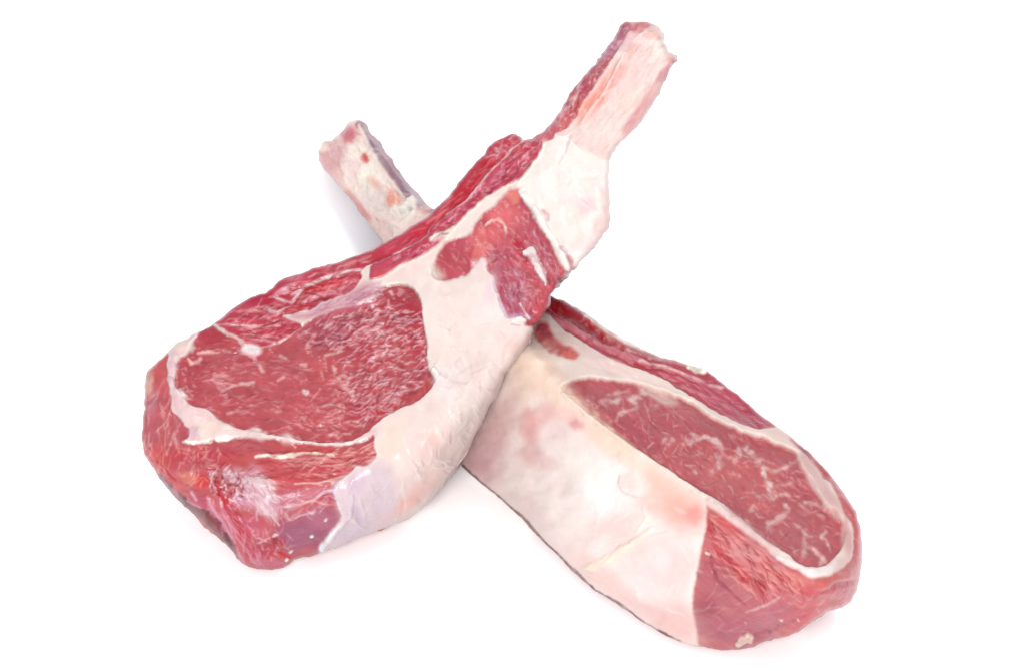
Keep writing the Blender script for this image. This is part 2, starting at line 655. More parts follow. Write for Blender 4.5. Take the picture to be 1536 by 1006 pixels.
def r_sdf(P):
    p, q, h = R_FR.local(P)
    u, v = project(P)
    t = np.clip(-h / 0.037, 0, 1)
    wall = r_topf(p, q) * (1 - t) + r_lowf(p, q) * t - 0.0075 * 4 * t * (1 - t) * 0.45
    x = P[:, 0] * 90
    y = P[:, 1] * 90
    top = h - 0.0008 * vnoise(x, y, 3)
    body = smax(wall, top, 0.0035)
    body = smax(body, 0.0004 - P[:, 2], 0.003)
    bone = smax((P - RB1[0]) @ RB1[1], (P - RB2[0]) @ RB2[1], 0.0012)
    bone = smax(bone, r_bone_sil(u, v) / PXM - 0.0002, 0.0018)
    bone = smax(bone, 0.003 - P[:, 2], 0.003)
    d = smin(body, bone, 0.005)
    return smax(d + lumps(P, 0.00016), (r_sil(u, v) + ragged(u, v, 1.1 + 1.5 * (u < 630))) / PXM - 0.0002, 0.0012)

def r_canvas():
    c = Canvas(pig(252,232,224))
    WHITE, CREAM, PINKF = pig(252,243,234), pig(253,240,222), pig(244,205,196)
    M1, M2, DK, PALE, PURP = pig(188,80,86), pig(204,98,98), pig(172,34,52), pig(222,140,138), pig(170,88,108)
    c.names = ['fat_cap']
    c.masks['fat_cap'] = np.ones((H, W))
    # fat seam and fat rim round the eye
    c.region('fat_seam', [(780,470),(818,462),(856,494),(907,527),(959,547),(1016,578),(1061,605),(1119,635),(1170,636),(1200,668),(1237,712),(1270,770),(1281,810),
        (1276,845),(1247,864),(1209,864),(1168,840),(1140,806),(1090,772),(1046,741),(999,709),(940,669),(880,622),(846,590),(822,560),(795,520)], pig(249,224,213), 0.0, 2.5)
    c.stroke([(846,588),(880,620),(940,666),(1000,708),(1060,745),(1110,782),(1150,815)], 7, pig(253,242,228), 0.9, 0.0004, 2)
    c.stroke([(1062,752),(1085,770),(1110,787),(1135,806),(1152,822),(1166,834)], [8,8,7,7,6,5], pig(240,208,204), .9, 0.0003, 2.5)
    c.stroke([(1168,838),(1190,848),(1212,860),(1240,856),(1258,842)], [6,11,14,12,8], pig(252,238,235), 0.95, 0.0003, 2)
    # eye of meat
    c.region('eye_muscle', [(838,580),(851,573),(866,566),(883,565),(903,568),(935,570),(959,573),(975,579),(1000,587),(1030,599),(1049,611),(1077,627),(1101,639),
        (1119,648),(1149,653),(1162,660),(1180,668),(1193,673),(1199,688),(1209,705),(1221,723),(1229,741),(1239,757),(1253,762),(1263,777),(1269,789),
        (1268,805),(1263,820),(1249,838),(1235,849),(1221,849),(1207,847),(1195,841),(1178,827),(1160,816),(1140,803),(1127,788),(1103,769),(1080,751),
        (1059,737),(1029,719),(999,701),(969,681),(940,661),(910,640),(880,618),(860,600)], pig(194,88,93), -0.0007, 1.2)
    # back strips
    c.region('back_muscle', [(800,440),(826,440),(869,460),(935,504),(1000,535),(1055,549),(1090,574),(1130,606),(1175,640),(1160,641),(1130,642),(1119,638),(1089,624),(1061,608),
        (1039,598),(1016,581),(990,565),(959,551),(935,545),(907,531),(879,514),(856,500),(832,480),(818,467),(800,455)], pig(190,58,80), -0.0003, 1.3)
    c.region('rim_muscle', [(1058,754),(1060,768),(1056,788),(1054,812),(1048,825),(1044,863),(1038,889),(1037,909),(1041,929),(1045,947),(1048,972),(1080,990),(1300,920),
        (1310,800),(1270,730),(1200,655),(1160,628),(1164,638),(1195,669),(1209,683),(1221,699),(1237,718),(1249,728),(1257,747),(1269,771),(1279,786),(1281,807),(1280,820),
        (1279,834),(1269,845),(1253,857),(1247,863),(1221,867),(1209,863),(1199,854),(1186,850),(1168,839),(1156,831),(1151,823),(1129,805),(1111,793),(1089,777),(1072,764)],
        pig(206,108,112), -0.0003, 2.2)
    c.region('intercostal_muscle', [(799,501),(802,488),(810,480),(822,483),(827,497),(834,505),(846,512),(865,522),(870,530),(862,538),(846,535),(833,530),(820,521),(808,511)],
        pig(214,112,114), -0.0003, 3, 1.5)
    c.region('rib_bone', [(653,311),(641,307),(625,287),(600,250),(557,195),(540,170),(470,200),(470,245),(500,285),(571,365),(600,420),(760,480),(800,420)], pig(252,226,218), 0.0, 1.5)
    # ---- fat cap details (pink stains, veins, ridges)
    for a in [(800,555,44,50,30,pig(253,224,200),.8),(850,600,60,26,38,pig(253,222,200),.8),(920,665,80,18,37,pig(253,222,198),.85),(1000,728,60,20,37,pig(252,204,184),.85),
              (1022,768,40,28,20,pig(250,184,168),.9),(1040,772,18,14,10,pig(246,160,150),.7),(985,745,36,28,30,pig(252,200,184),.7),
              (794,636,16,28,-8,pig(234,160,156),.7),(798,672,16,26,0,pig(236,178,172),.55),(815,620,26,16,-30,pig(242,186,180),.55),(838,622,30,16,10,pig(246,192,184),.55),(862,636,13,9,20,pig(234,160,160),.8),(810,688,34,16,20,pig(232,184,180),.65),
              (835,655,26,26,0,pig(250,226,222),.7),(715,690,50,50,0,pig(228,186,188),.6),(850,745,80,50,30,pig(252,238,230),.7),(915,728,44,44,20,pig(255,252,246),.9),(880,700,60,24,35,pig(254,242,232),.6),
              (1000,850,44,40,30,pig(248,214,208),.7),(985,835,24,20,30,pig(250,232,226),.8),(955,872,26,20,20,pig(249,228,222),.8),(1020,930,50,34,30,pig(238,192,184),.75),(900,860,60,20,40,pig(247,208,200),.7),
              (935,800,50,30,20,pig(250,214,206),.6),(960,910,50,14,35,pig(240,196,190),.6),(800,770,50,20,42,pig(238,212,208),.6),(1020,850,16,60,8,pig(246,210,204),.5)]:
        c.blob(*a[:5], a[5], a[6])
    c.stroke([(873,853),(890,850),(915,836),(940,820),(965,803),(978,792)], [5,12,13,10,7,3], pig(254,238,214), .9, .0005, 3, part='fat_fold')
    c.stroke([(880,862),(900,872),(925,862)], [4,5,3], pig(250,226,210), .6, .0003, 2)
    c.stroke([(928,712),(926,725),(932,737),(945,743),(962,746)], [3,4,4,3,2], pig(228,205,203), .6, -.0004, 1.5)
    c.blob(950,722,24,20,20,pig(250,226,216),.7,.0008)
    c.blob(945,690,30,14,35,pig(253,226,206),.6,.0004)
    c.stroke([(930,815),(915,832),(900,848)], [2,3,2], pig(236,206,206), .5, -.0003, 1.5)
    c.stroke([(965,760),(970,775),(955,800)], [4,5,3], pig(253,238,218), .6, .0004, 2)
    c.stroke([(955,812),(975,803),(1000,795)], [2,3,2], pig(228,196,200), .5, -.0002, 1.5)
    c.flecks([(900,700),(1050,760),(1040,930),(960,910),(850,830)], 20, 30, 5, 20, 50, pig(252,240,232), .35, .0002)
    c.blob(790,790,18,8,45,pig(240,200,190),.4)
    for a in [(1215,694,24,12,48,pig(228,180,174),.9),(1230,722,26,12,55,pig(232,190,184),.9),(1250,752,26,12,60,pig(228,178,172),.9),(1274,800,10,44,0,pig(226,170,164),.9),(1120,790,60,12,38,pig(228,176,174),.85),(1170,648,26,8,15,pig(244,212,202),.7),(1262,845,14,10,-40,pig(240,196,188),.7)]:
        c.blob(*a[:5], a[5], a[6], mask='fat_seam')
    for a in [(735,650,34,60,20,pig(226,178,176),.75),(720,700,34,20,40,pig(222,170,172),.6),(770,610,22,40,20,pig(238,200,192),.5)]:  # pinker fat beside the upper chop, partly its bounced red light painted in
        c.blob(*a[:5], a[5], a[6])
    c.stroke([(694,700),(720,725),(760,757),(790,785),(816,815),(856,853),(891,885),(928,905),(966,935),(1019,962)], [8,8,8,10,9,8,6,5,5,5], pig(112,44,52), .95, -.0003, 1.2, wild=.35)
    for a in [(880,495,40,10,33,pig(248,208,202),.7),(920,545,40,12,25,pig(249,214,206),.6),(835,560,24,20,20,pig(252,224,206),.5),(845,545,20,10,25,pig(252,238,226),.7),(990,590,30,8,25,pig(249,222,210),.5)]:
        c.blob(*a[:5], a[5], a[6], mask='fat_seam')
    c.mottle('fat_cap', 46, 34, 20, .05, 11, .0004, (0.4,1.1,1.1))
    c.mottle('fat_cap', 22, 16, 30, .025, 14, .0002, (0.3,1.1,1.1))
    # ---- eye marbling
    E = 'eye_muscle'
    c.mottle(E, 34, 20, 35, .12, 21, .0003)
    c.mottle(E, 9, 4, 40, .12, 22, .0002)
    for a in [(890,600,50,18,35,pig(176,76,84),.5),(1085,650,60,16,28,pig(172,82,88),.6),(1020,640,50,20,25,pig(186,72,82),.5),(960,650,50,22,35,pig(180,66,84),.5),(1080,705,40,26,30,pig(206,104,104),.6),
              (1150,730,32,36,20,pig(208,104,104),.6),(1190,690,30,26,20,pig(186,92,98),.5),(1210,800,44,34,20,pig(190,98,102),.6),(1120,690,30,16,20,pig(212,104,102),.5),(1060,740,60,10,36,pig(190,70,78),.5)]:
        c.blob(*a[:5], a[5], a[6], mask=E)
    VE = pig(242,200,194)
    for p, w, al in [([(950,596),(958,590),(966,583)],[9,12,8],.85),([(902,597),(915,599),(930,595)],[4,8,4],.7),([(912,588),(928,584),(945,582)],[3,4,3],.5),
              ([(926,625),(930,615),(945,612),(956,606)],[3,5,7,4],.6),([(1000,658),(1006,656)],[10,10],.75),([(978,603),(984,606)],[7,7],.5),([(1030,656),(1036,662),(1044,656),(1052,655)],[5,8,7,4],.7),
              ([(1040,648),(1052,650),(1070,652),(1080,664),(1080,690),(1070,702),(1064,700)],[7,8,7,8,11,10,6],.7),
              ([(1080,668),(1086,676),(1104,682),(1108,676),(1112,668),(1122,664)],[5,6,8,10,9,6],.65),([(1122,668),(1134,682),(1144,694),(1150,712),(1154,726),(1160,742)],[8,8,6,7,9,6],.75),
              ([(1144,698),(1165,702),(1182,696),(1194,688)],[4,4,4,3],.6),([(1156,722),(1170,722),(1190,720)],[3,4,2],.5),([(1168,738),(1180,736),(1186,740)],[3,4,3],.6),
              ([(1208,748),(1225,752),(1238,757)],[4,4,3],.65),([(1154,780),(1164,776),(1176,770),(1180,764)],[8,8,9,6],.6),([(1152,784),(1158,790)],[7,5],.5),([(1180,752),(1184,758)],[5,5],.8),
              ([(1205,790),(1215,798),(1232,798),(1240,792)],[3,4,4,3],.55),([(1216,815),(1228,826),(1240,838)],[4,5,4],.6),([(1234,800),(1244,812)],[4,3],.6),([(1208,800),(1208,815),(1204,834)],[6,7,5],.4),
              ([(1128,758),(1136,756)],[6,5],.5),([(1192,780),(1200,786)],[3,4],.5),([(960,676),(968,682)],[3,3],.4),([(1042,700),(1046,704)],[3,3],.6),([(1130,735),(1142,742)],[3,4],.4),
              ([(1200,752),(1216,764),(1238,770)],[3,3,3],.35),([(1230,846),(1236,832)],[4,5],.5)]:
        c.stroke(p, w, VE, al * .88, .0001, 3.6, mask=E, wild=1.2)
    c.flecks([(850,585),(960,580),(1120,655),(1200,690),(1260,800),(1200,835),(1060,735)], 190, 12, 2.0, 45, 35, pig(232,172,168), .5, .0001, mask=E)
    c.flecks([(850,585),(960,580),(1120,655),(1200,690),(1260,800),(1200,835),(1060,735)], 120, 13, 2.4, 45, 35, pig(160,48,62), .45, -.0001, mask=E)
    # ---- back strips: dark, pale, dark
    B = 'back_muscle'
    c.stroke([(822,448),(850,470),(875,488),(905,506),(935,522)], [16,15,14,10,6], pig(172,14,40), .95, -.0006, 2.5, mask=B)
    c.stroke([(845,448),(870,463),(905,488),(945,512),(985,531),(1030,544),(1056,551)], [5,10,18,22,15,13,10], pig(247,214,206), .9, .0003, 2.6)
    c.stroke([(878,480),(905,500),(935,517),(970,530),(1000,540),(1040,553),(1060,563)], [6,7,6,5,5,6,5], pig(182,26,46), .8, -.0003, 1.8)
    c.stroke([(820,470),(850,487),(880,502),(910,519),(940,530),(975,545)], [7,10,10,10,9,5], pig(222,134,142), .8, .0002, 2.5, mask=B)
    c.stroke([(955,545),(985,550),(1020,561),(1040,572)], [5,6,5,3], pig(176,24,50), .8, -.0003, 2)
    c.stroke([(960,538),(1000,550),(1030,562),(1060,574),(1085,580)], [3,4,4,4,3], pig(238,178,178), .8, .0003, 1.5)
    c.stroke([(1010,574),(1045,588),(1080,604),(1115,622)], [3,3,3,2], pig(224,140,148), .6, .0002, 1.6)
    c.stroke([(1033,549),(1045,556),(1056,556)], [6,9,6], pig(254,240,226), .9, .0005, 1.6)
    c.blob(1120,622,40,14,36,pig(172,40,74),.6,mask=B)
    c.blob(1090,600,40,12,36,pig(192,76,100),.6,mask=B)
    c.flecks([(960,548),(1040,560),(1140,630),(1090,622)], 60, 30, 2.2, 33, 8, pig(216,120,132), .5, .0001, mask=B)
    c.flecks([(820,455),(940,520),(1140,630),(1090,622),(900,525)], 60, 26, 2.2, 33, 8, pig(150,20,50), .5, -.0001, mask=B)
    c.mottle(B, 30, 5, 33, .14, 31, .0002)
    # ---- small muscle by the crossing
    c.blob(815,492,14,12,30,pig(188,66,80),.7,mask='intercostal_muscle')
    c.blob(852,527,16,9,30,pig(228,104,92),.8,mask='intercostal_muscle')
    c.mottle('intercostal_muscle', 7, 5, 30, .16, 41, .0002)
    # ---- rim muscle
    M = 'rim_muscle'
    c.mottle(M, 40, 14, 35, .10, 51, .0004)
    for a in [(1068,800,8,45,-20,pig(198,40,58),.7),(1085,820,20,26,45,pig(206,54,64),.7),(1108,855,34,10,48,pig(204,44,56),.75),(1125,828,54,26,35,pig(226,138,140),.8),(1185,870,50,14,10,pig(226,128,122),.7),(1090,940,60,20,5,pig(182,92,110),.8),(1200,900,50,20,-25,pig(214,118,126),.7),(1090,785,30,14,35,pig(212,84,82),.6),
              (1070,880,34,46,10,pig(176,82,98),.6),(1110,905,50,24,20,pig(190,100,112),.6),(1150,885,40,14,-25,pig(206,84,92),.5),(1172,900,26,30,10,pig(204,82,92),.5),(1055,915,22,22,0,pig(168,72,88),.6),
              (1100,950,60,16,0,pig(188,98,112),.6),(1160,925,60,14,-24,pig(188,104,120),.6),(1210,905,40,20,-30,pig(204,96,104),.6),(1245,870,36,14,-15,pig(218,104,98),.6),(1262,878,26,12,-35,pig(196,72,84),.6),
              (1285,800,8,40,5,pig(214,98,96),.6),(1240,705,22,6,48,pig(176,50,56),.7),(1270,760,10,30,-30,pig(202,80,80),.6),(1255,730,8,20,-30,pig(206,100,96),.5),(1205,672,18,5,42,pig(150,70,84),.7),
              (1150,848,16,8,40,pig(214,70,72),.5),(1215,885,30,10,5,pig(206,70,80),.5)]:
        c.blob(*a[:5], a[5], a[6], mask=M)
    c.flecks([(1060,765),(1170,842),(1200,870),(1130,890),(1060,850)], 130, 24, 2.6, 42, 14, pig(236,150,146), .65, .0003, mask=M)
    c.flecks([(1060,775),(1170,842),(1200,870),(1130,890),(1060,850)], 70, 26, 3, 48, 12, pig(184,34,52), .7, -.0003, mask=M)
    c.flecks([(1150,840),(1290,800),(1285,890),(1220,920),(1140,900)], 60, 14, 2.4, -20, 50, pig(230,148,142), .5, .0002, mask=M)
    c.flecks([(1045,880),(1240,900),(1180,950),(1060,965)], 40, 28, 2.4, -22, 20, pig(212,148,156), .4, .0001, mask=M)
    c.stroke([(1060,828),(1068,850),(1076,872),(1095,890),(1115,908)], [4,5,5,4,3], pig(150,44,68), .6, -.0005, 2, mask=M)
    c.stroke([(1118,918),(1150,908),(1166,896)], [2,4,3], pig(230,172,176), .7, .0002, 1.5, mask=M)
    c.stroke([(1130,955),(1165,940),(1190,932),(1215,922)], [4,6,5,3], pig(170,84,108), .5, -.0003, 2, mask=M)
    c.stroke([(1230,886),(1255,872),(1280,866)], [3,5,4], pig(234,150,142), .5, .0004, 2, mask=M)
    c.stroke([(1232,888),(1255,878),(1278,874)], [4,8,6], pig(182,52,66), .5, -.0006, 2.5, mask=M)
    for x, y, r in [(1059,830,5),(1053,855,3),(1170,930,4),(1160,932,3),(1196,931,3),(1053,965,5),(1118,935,2),(1285,855,2),(1074,876,2)][::2]:
        c.stroke([(x-r*.4,y),(x+r*.4,y+r*.4)], r * .8, pig(238,190,184), .7, .0003, .9, mask=M)
    c.stroke([(1108,966),(1113,960),(1122,957),(1126,963)], [7,12,13,7], pig(250,222,206), .95, .0009, 1.2, mask=M, part='fat_fleck')
    # ---- bone
    Bn = 'rib_bone'
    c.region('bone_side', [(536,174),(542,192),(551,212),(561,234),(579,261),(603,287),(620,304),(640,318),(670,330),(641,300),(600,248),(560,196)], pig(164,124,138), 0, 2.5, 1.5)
    c.blob(548,262,46,24,52,pig(255,248,238),.8)
    for a in [(494,238,18,34,-34,pig(232,176,180),.7),(535,310,8,40,-36,pig(228,160,158),.7),(524,205,14,18,20,pig(206,120,130),.85),(518,226,12,12,20,pig(214,150,156),.7),(504,225,14,22,-30,pig(226,184,182),.7),(494,238,14,26,-38,pig(226,178,178),.7),(490,262,30,6,52,pig(222,184,188),.6),
              (545,255,26,34,-30,pig(255,247,232),.9),(535,232,20,12,40,pig(254,240,228),.8),(547,237,7,8,0,pig(212,70,52),.85),(572,290,9,30,-40,pig(236,172,146),.75),(560,300,28,22,30,pig(242,228,222),.8),
              (590,300,12,14,0,pig(238,150,128),.65),(545,320,6,36,-38,pig(226,150,146),.8),(570,345,26,16,0,pig(244,212,204),.8),(608,318,16,12,20,pig(255,252,240),.95),(600,335,24,8,-25,pig(248,228,220),.8),
              (620,300,12,16,0,pig(190,150,160),.7),(584,238,6,20,-38,pig(160,80,104),.8),(594,252,6,9,-30,pig(146,24,58),.9),(562,208,5,16,-40,pig(164,104,120),.8),(540,186,7,6,0,pig(150,70,80),.8),
              (607,290,5,14,-40,pig(150,118,130),.7),(640,315,14,6,0,pig(226,170,166),.7),(530,255,12,16,0,pig(246,216,216),.6),(484,220,7,8,0,pig(250,228,214),.8)]:
        c.blob(a[0], a[1], a[2] * 1.12, a[3] * 1.12, a[4], a[5], min(1, a[6] * 1.35))
    c.stroke([(538,188),(551,214),(564,240),(582,268),(606,296)], [4,5,5,4,3], pig(252,238,226), .85, .0005, 1.5)
    c.stroke([(502,208),(508,224),(506,244),(514,262)], [3,4,4,2], pig(208,150,154), .5, -.0005, 2)
    c.stroke([(586,336),(600,338),(612,330),(622,322)], [6,8,8,5], pig(253,240,228), .8, .0006, 2)
    c.stroke([(590,318),(604,312),(618,304),(622,316)], [8,10,12,9], pig(255,251,240), .95, .0006, 2.5, wild=1, part='gristle')
    c.flecks([(480,220),(540,185),(620,300),(570,350)], 60, 14, 3, 50, 40, pig(252,240,230), .4, .0003, mask=Bn)
    c.flecks([(480,220),(540,185),(620,300),(570,350)], 40, 14, 2.6, 50, 40, pig(214,150,150), .35, -.0003, mask=Bn)
    c.mottle(Bn, 14, 9, 50, .07, 61, .0005, (0.8,1.4,1.3))
    c.tone(('fat_cap', 'fat_fold'), (1.09, 1.09, 1.10))
    c.tone(('rib_bone', 'gristle'), (1.16, 1.13, 1.10))
    c.tone(('rim_muscle', 'back_muscle'), (1.02, 1.1, 1.06))
    c.tone(('eye_muscle',), (1.04, 1.06, 1.04))
    c.crisp(('eye_muscle', 'rim_muscle', 'back_muscle'), 0.3)
    return c

# ================================================================== the upper chop
L_SIL = [(935,29),(950,31),(972,28),(985,36),(994,52),(1000,80),(1008,81),(1016,82),(1015,93),(1009,98),(1000,108),(995,122),(985,142),(970,165),
 (958,186),(955,190),(945,198),(930,213),(915,230),(911,241),(913,270),(914,300),(914,325),(912,340),(905,350),(898,360),(885,375),(865,398),(857,407),(851,406),
 (848,414),(840,420),(836,420),(834,432),(826,441),(823,455),(817,468),(812,478),(806,482),(800,487),(797,497),(790,516),(780,531),(772,545),(757,560),(752,577),(746,597),(740,600),(733,608),
 (723,639),(717,647),(701,679),(693,696),(689,702),(683,709),(671,721),(657,741),(640,757),(616,774),(596,783),(580,789),(555,797),(527,808),(503,821),(485,825),(468,832),
 (440,838),(426,851),(410,854),(400,855),(385,854),(373,852),(365,845),(355,837),(350,828),(336,814),(316,794),(294,775),(268,752),(238,721),(222,698),(213,682),(210,659),(212,645),(217,615),(217,599),(216,577),
 (217,556),(230,546),(246,532),(258,522),(262,514),(277,510),(293,498),(307,491),(320,483),(332,477),(346,463),(362,451),(375,446),(391,440),(401,438),(411,428),(423,416),(439,411),
 (455,410),(471,401),(499,396),(536,382),(559,373),(583,360),(607,347),(627,335),(640,327),(650,317),(674,295),(688,276),(702,256),(710,244),(725,233),(729,222),(741,212),
 (753,206),(767,199),(779,203),(785,210),(797,209),(803,200),(819,191),(828,184),(840,168),(847,153),(854,138),(862,127),(880,109),(898,88),(915,66),(925,52),(929,42)]
LA, LC = (300,600,0.031), (960,70,0.072)
L_FR = Frame(LA, (640,560,0.039), LC)
l_sil = sil_field(L_SIL)
L_TOP = [(246,508),(218,532),(202,570),(202,625),(212,672),(248,714),(316,748),(420,747),(520,730),(592,706),(656,660),(714,598),(764,537),(800,484),(834,432),(862,396),(912,345),(920,300),
 (918,241),(950,198),(990,142),(1018,98),(1014,76),(994,30),(974,16),(930,18),(890,80),(838,146),(812,184),(787,200),(766,187),(735,205),(696,246),(642,308),(578,350),(494,385),(433,399),(382,427),(322,465),(282,484)]
l_top = chaikin([L_FR.top(*q) for q in L_TOP], 1)
L_LOW = [L_FR.low(*q) for q in [(270,700),(310,752),(344,804),(372,860),(426,860),(505,829),(600,792),(648,768),(700,712),(750,626),(790,555)]] + \
        [L_FR.top(*q) for q in [(834,436),(862,398),(912,345),(918,241),(1000,130),(1010,90),(974,20),(928,24),(844,146),(780,208),(642,322),(496,400),(325,485),(255,525),(225,590)]]
l_low = chaikin(L_LOW, 1)
l_topf, l_lowf = poly_field(l_top, 0.0006, 0.05), poly_field(l_low, 0.0006, 0.05)
_a, _c = unproject_z(*LA), unproject_z(*LC)
L_AX = (_c - _a) / np.dot(_c - _a, _c - _a)

def l_sdf(P):
    p, q, h = L_FR.local(P)
    u, v = project(P)
    s = (P - _a) @ L_AX
    t = np.clip(-h / 0.034, 0, 1)
    wall = l_topf(p, q) * (1 - t) + l_lowf(p, q) * t - 0.010 * t * (1 - t)
    top = h - 0.0010 * vnoise(P[:, 0] * 80, P[:, 1] * 80, 5)
    # the eye of meat lies a little lower than the shoulders
    thick = np.interp(s, [0, 0.35, 0.55, 0.72, 0.80, 0.9, 1.1], [0.06, 0.050, 0.030, 0.024, 0.016, 0.0135, 0.0125])
    rnd = np.interp(s, [0.0, 0.7, 0.85], [0.0055, 0.0045, 0.0060])
    d = smax(wall, top, rnd)
    d = smax(d, -h - thick, 0.005)
    d = smax(d, 0.0004 - P[:, 2], 0.0035)
    d = smax(d + lumps(P, 0.0003), (l_sil(u, v) + ragged(u, v, 1.3 + 1.0 * (v < 130))) / PXM - 0.0002, 0.0013)
    return np.maximum(d, 0.0004 - r_sdf(P))

def l_canvas():
    c = Canvas(pig(246,222,214))
    c.names = ['fat_cap']
    c.masks['fat_cap'] = np.ones((H, W))
    FATW = pig(249,231,222)
    c.blob(700,480,80,110,10,FATW,.8)
    c.blob(690,620,50,80,25,pig(248,226,217),.7)
    c.region('fat_rim', [(240,520),(262,505),(290,490),(312,488),(330,520),(430,620),(520,650),(566,640),(566,656),(545,668),(480,672),(327,664),(289,668),(262,664),(250,640),(240,600),(236,560)],
             pig(243,206,204), 0.0, 1.5)
    c.region('fat_collar', [(797,244),(787,264),(774,274),(776,284),(790,300),(812,340),(834,378),(850,408),(870,415),(930,330),(925,235),(907,240),(887,230),(868,219),(851,206),(830,207),(814,212)],
             pig(255,243,234), 0.0, 1.5)
    c.region('rim_muscle', [(254,530),(249,546),(253,554),(252,565),(254,581),(257,597),(256,613),(266,622),(275,631),(276,637),(286,641),(285,653),(275,660),(289,664),(311,662),(327,655),(359,655),(399,656),
        (440,661),(480,667),(509,668),(529,661),(547,659),(562,650),(560,668),(566,684),(556,696),(549,700),(535,698),(527,708),(514,718),(500,732),(503,747),(509,763),(513,777),(497,797),(485,815),(481,840),
        (420,880),(340,870),(180,720),(190,560),(240,515)], pig(196,90,97), -0.0003, 1.2)
    c.region('silverskin', [(535,698),(547,701),(560,692),(568,688),(580,700),(592,722),(600,752),(596,776),(590,800),(478,850),(485,815),(497,797),(513,777),(509,763),(503,747),(500,732),(514,718),(527,708)],
             pig(230,206,211), 0.0001, 10)
    c.region('eye_muscle', [(285,606),(277,598),(266,583),(260,577),(262,567),(265,538),(279,532),(285,522),(289,512),(297,498),(306,489),(322,486),(340,498),(356,507),(367,518),(392,520),(418,512),(440,500),(456,486),(466,478),
        (480,473),(510,461),(536,457),(558,449),(560,441),(567,431),(583,427),(607,423),(619,431),(629,441),(633,459),(636,485),(639,505),(641,515),(640,525),(641,540),(644,556),(653,567),(649,578),(640,589),(620,602),
        (600,612),(580,622),(560,637),(545,652),(529,657),(511,664),(480,663),(440,658),(400,650),(365,642),(353,640),(331,630),(319,619),(304,610)], pig(190,84,90), -0.0007, 1.2)
    # back strips
    c.region('back_muscle', [(300,480),(320,485),(340,498),(356,507),(367,518),(392,520),(418,512),(440,500),(456,486),(430,478),(427,473),(439,473),(459,468),(479,457),(499,447),(520,440),(533,432),(537,424),(543,415),(541,409),
        (546,400),(556,397),(575,390),(591,382),(617,369),(639,356),(646,342),(662,330),(678,318),(692,308),(704,298),(710,288),(722,276),(733,261),(747,247),(763,233),(769,223),(785,211),(790,195),(765,185),(690,250),(600,340),(500,385),(400,425)],
        pig(194,68,86), -0.0003, 1.2)
    c.region('flank_muscle', [(785,211),(798,206),(815,212),(813,228),(800,243),(788,263),(777,272),(759,279),(739,291),(724,302),(710,314),(686,339),(670,356),(652,371),(640,381),(627,388),(607,398),(587,408),(571,419),(554,422),(554,411),(556,398),
        (575,391),(591,383),(617,370),(639,357),(646,343),(662,331),(678,319),(692,309),(704,299),(710,289),(722,277),(733,262),(747,248),(763,234),(769,224)], pig(196,74,94), 0.0005, 1.2)
    c.region('membrane', [(427,474),(459,469),(479,458),(500,450),(535,432),(548,426),(562,426),(568,431),(560,449),(536,458),(510,463),(480,474),(455,481)], pig(200,122,140), 0.0, 9)
    c.flecks([(430,474),(480,460),(560,428),(560,448),(500,464)], 70, 22, 2.6, -18, 10, pig(230,192,200), .6, .0002)
    c.flecks([(430,474),(480,460),(560,428),(560,448),(500,464)], 40, 18, 2.4, -18, 14, pig(186,104,128), .5, -.0002)
    c.region('intercostal_muscle', [(652,420),(646,410),(649,396),(656,378),(668,361),(680,356),(706,353),(710,337),(720,323),(735,313),(751,301),(759,287),(769,281),(781,286),(791,305),(801,323),(813,345),(827,365),(837,387),(847,401),
        (849,410),(843,419),(837,424),(834,440),(826,452),(820,468),(813,480),(805,490),(788,488),(779,476),(759,476),(753,465),(747,445),(739,422),(731,402),(727,388),(720,387),(714,398),(706,404),(700,413),(686,416),(670,420)],
        pig(200,92,102), -0.0004, 2.6, 2.0)
    c.region('rib_bone', [(814,213),(830,208),(851,205),(868,218),(887,229),(907,241),(930,235),(1040,90),(980,10),(925,15),(840,140),(795,205)], pig(251,222,214), 0.0, 2.0)
    c.region('bone_meat', [(930,20),(949,38),(941,48),(933,62),(925,78),(915,95),(903,113),(888,131),(876,151),(868,167),(856,187),(842,196),(830,203),(830,209),(814,214),(800,212),(790,190),(840,140)], pig(206,104,112), -0.0004, 2.0)
    # ---------------- fat cap details
    for a in [(790,520,8,26,15,pig(250,196,188),.8),(770,520,12,16,0,pig(250,206,198),.6),(755,545,14,22,20,pig(251,222,214),.6),(690,590,18,30,10,pig(250,226,220),.6),(650,670,26,40,40,pig(249,214,204),.5),
              (645,660,16,14,0,pig(249,206,196),.5),(630,735,50,14,-40,pig(250,196,188),.75),(600,760,40,10,-30,pig(251,186,176),.7),(660,710,24,10,-45,pig(252,222,208),.6),(590,660,20,30,0,pig(252,228,206),.5),
              (720,395,14,12,0,pig(248,216,216),.6),(735,440,10,40,15,pig(247,216,222),.6),(725,470,30,20,0,pig(251,234,230),.6),(670,570,20,30,20,pig(250,234,232),.6),(720,600,20,40,25,pig(252,232,226),.6),
              (640,410,24,20,0,pig(252,236,224),.6),(615,405,30,10,-15,pig(249,214,206),.6),(745,500,30,14,10,pig(251,226,220),.6),(720,540,24,30,20,pig(246,222,214),.6),(665,460,14,30,0,pig(246,220,212),.5),(690,430,30,14,0,pig(249,230,220),.5),(700,650,14,30,30,pig(251,232,222),.6),(700,720,20,30,30,pig(250,222,214),.4),(685,500,9,12,0,pig(250,216,206),.5),(660,500,9,9,0,pig(252,236,228),.5)]:
        c.blob(*a[:5], a[5], a[6])
    c.stroke([(656,556),(668,562),(676,568),(700,572)], [4,4,3,2], pig(224,208,206), .5, -.0005, 2)
    c.stroke([(650,555),(656,559)], [6,6], pig(255,250,240), .9, .0006, 1.2)
    c.stroke([(676,540),(690,555),(706,545)], [3,4,2], pig(238,222,220), .5, -.0004, 2)
    c.stroke([(775,500),(762,512),(756,525),(755,545)], [3,4,4,2], pig(246,206,196), .6, -.0004, 2)
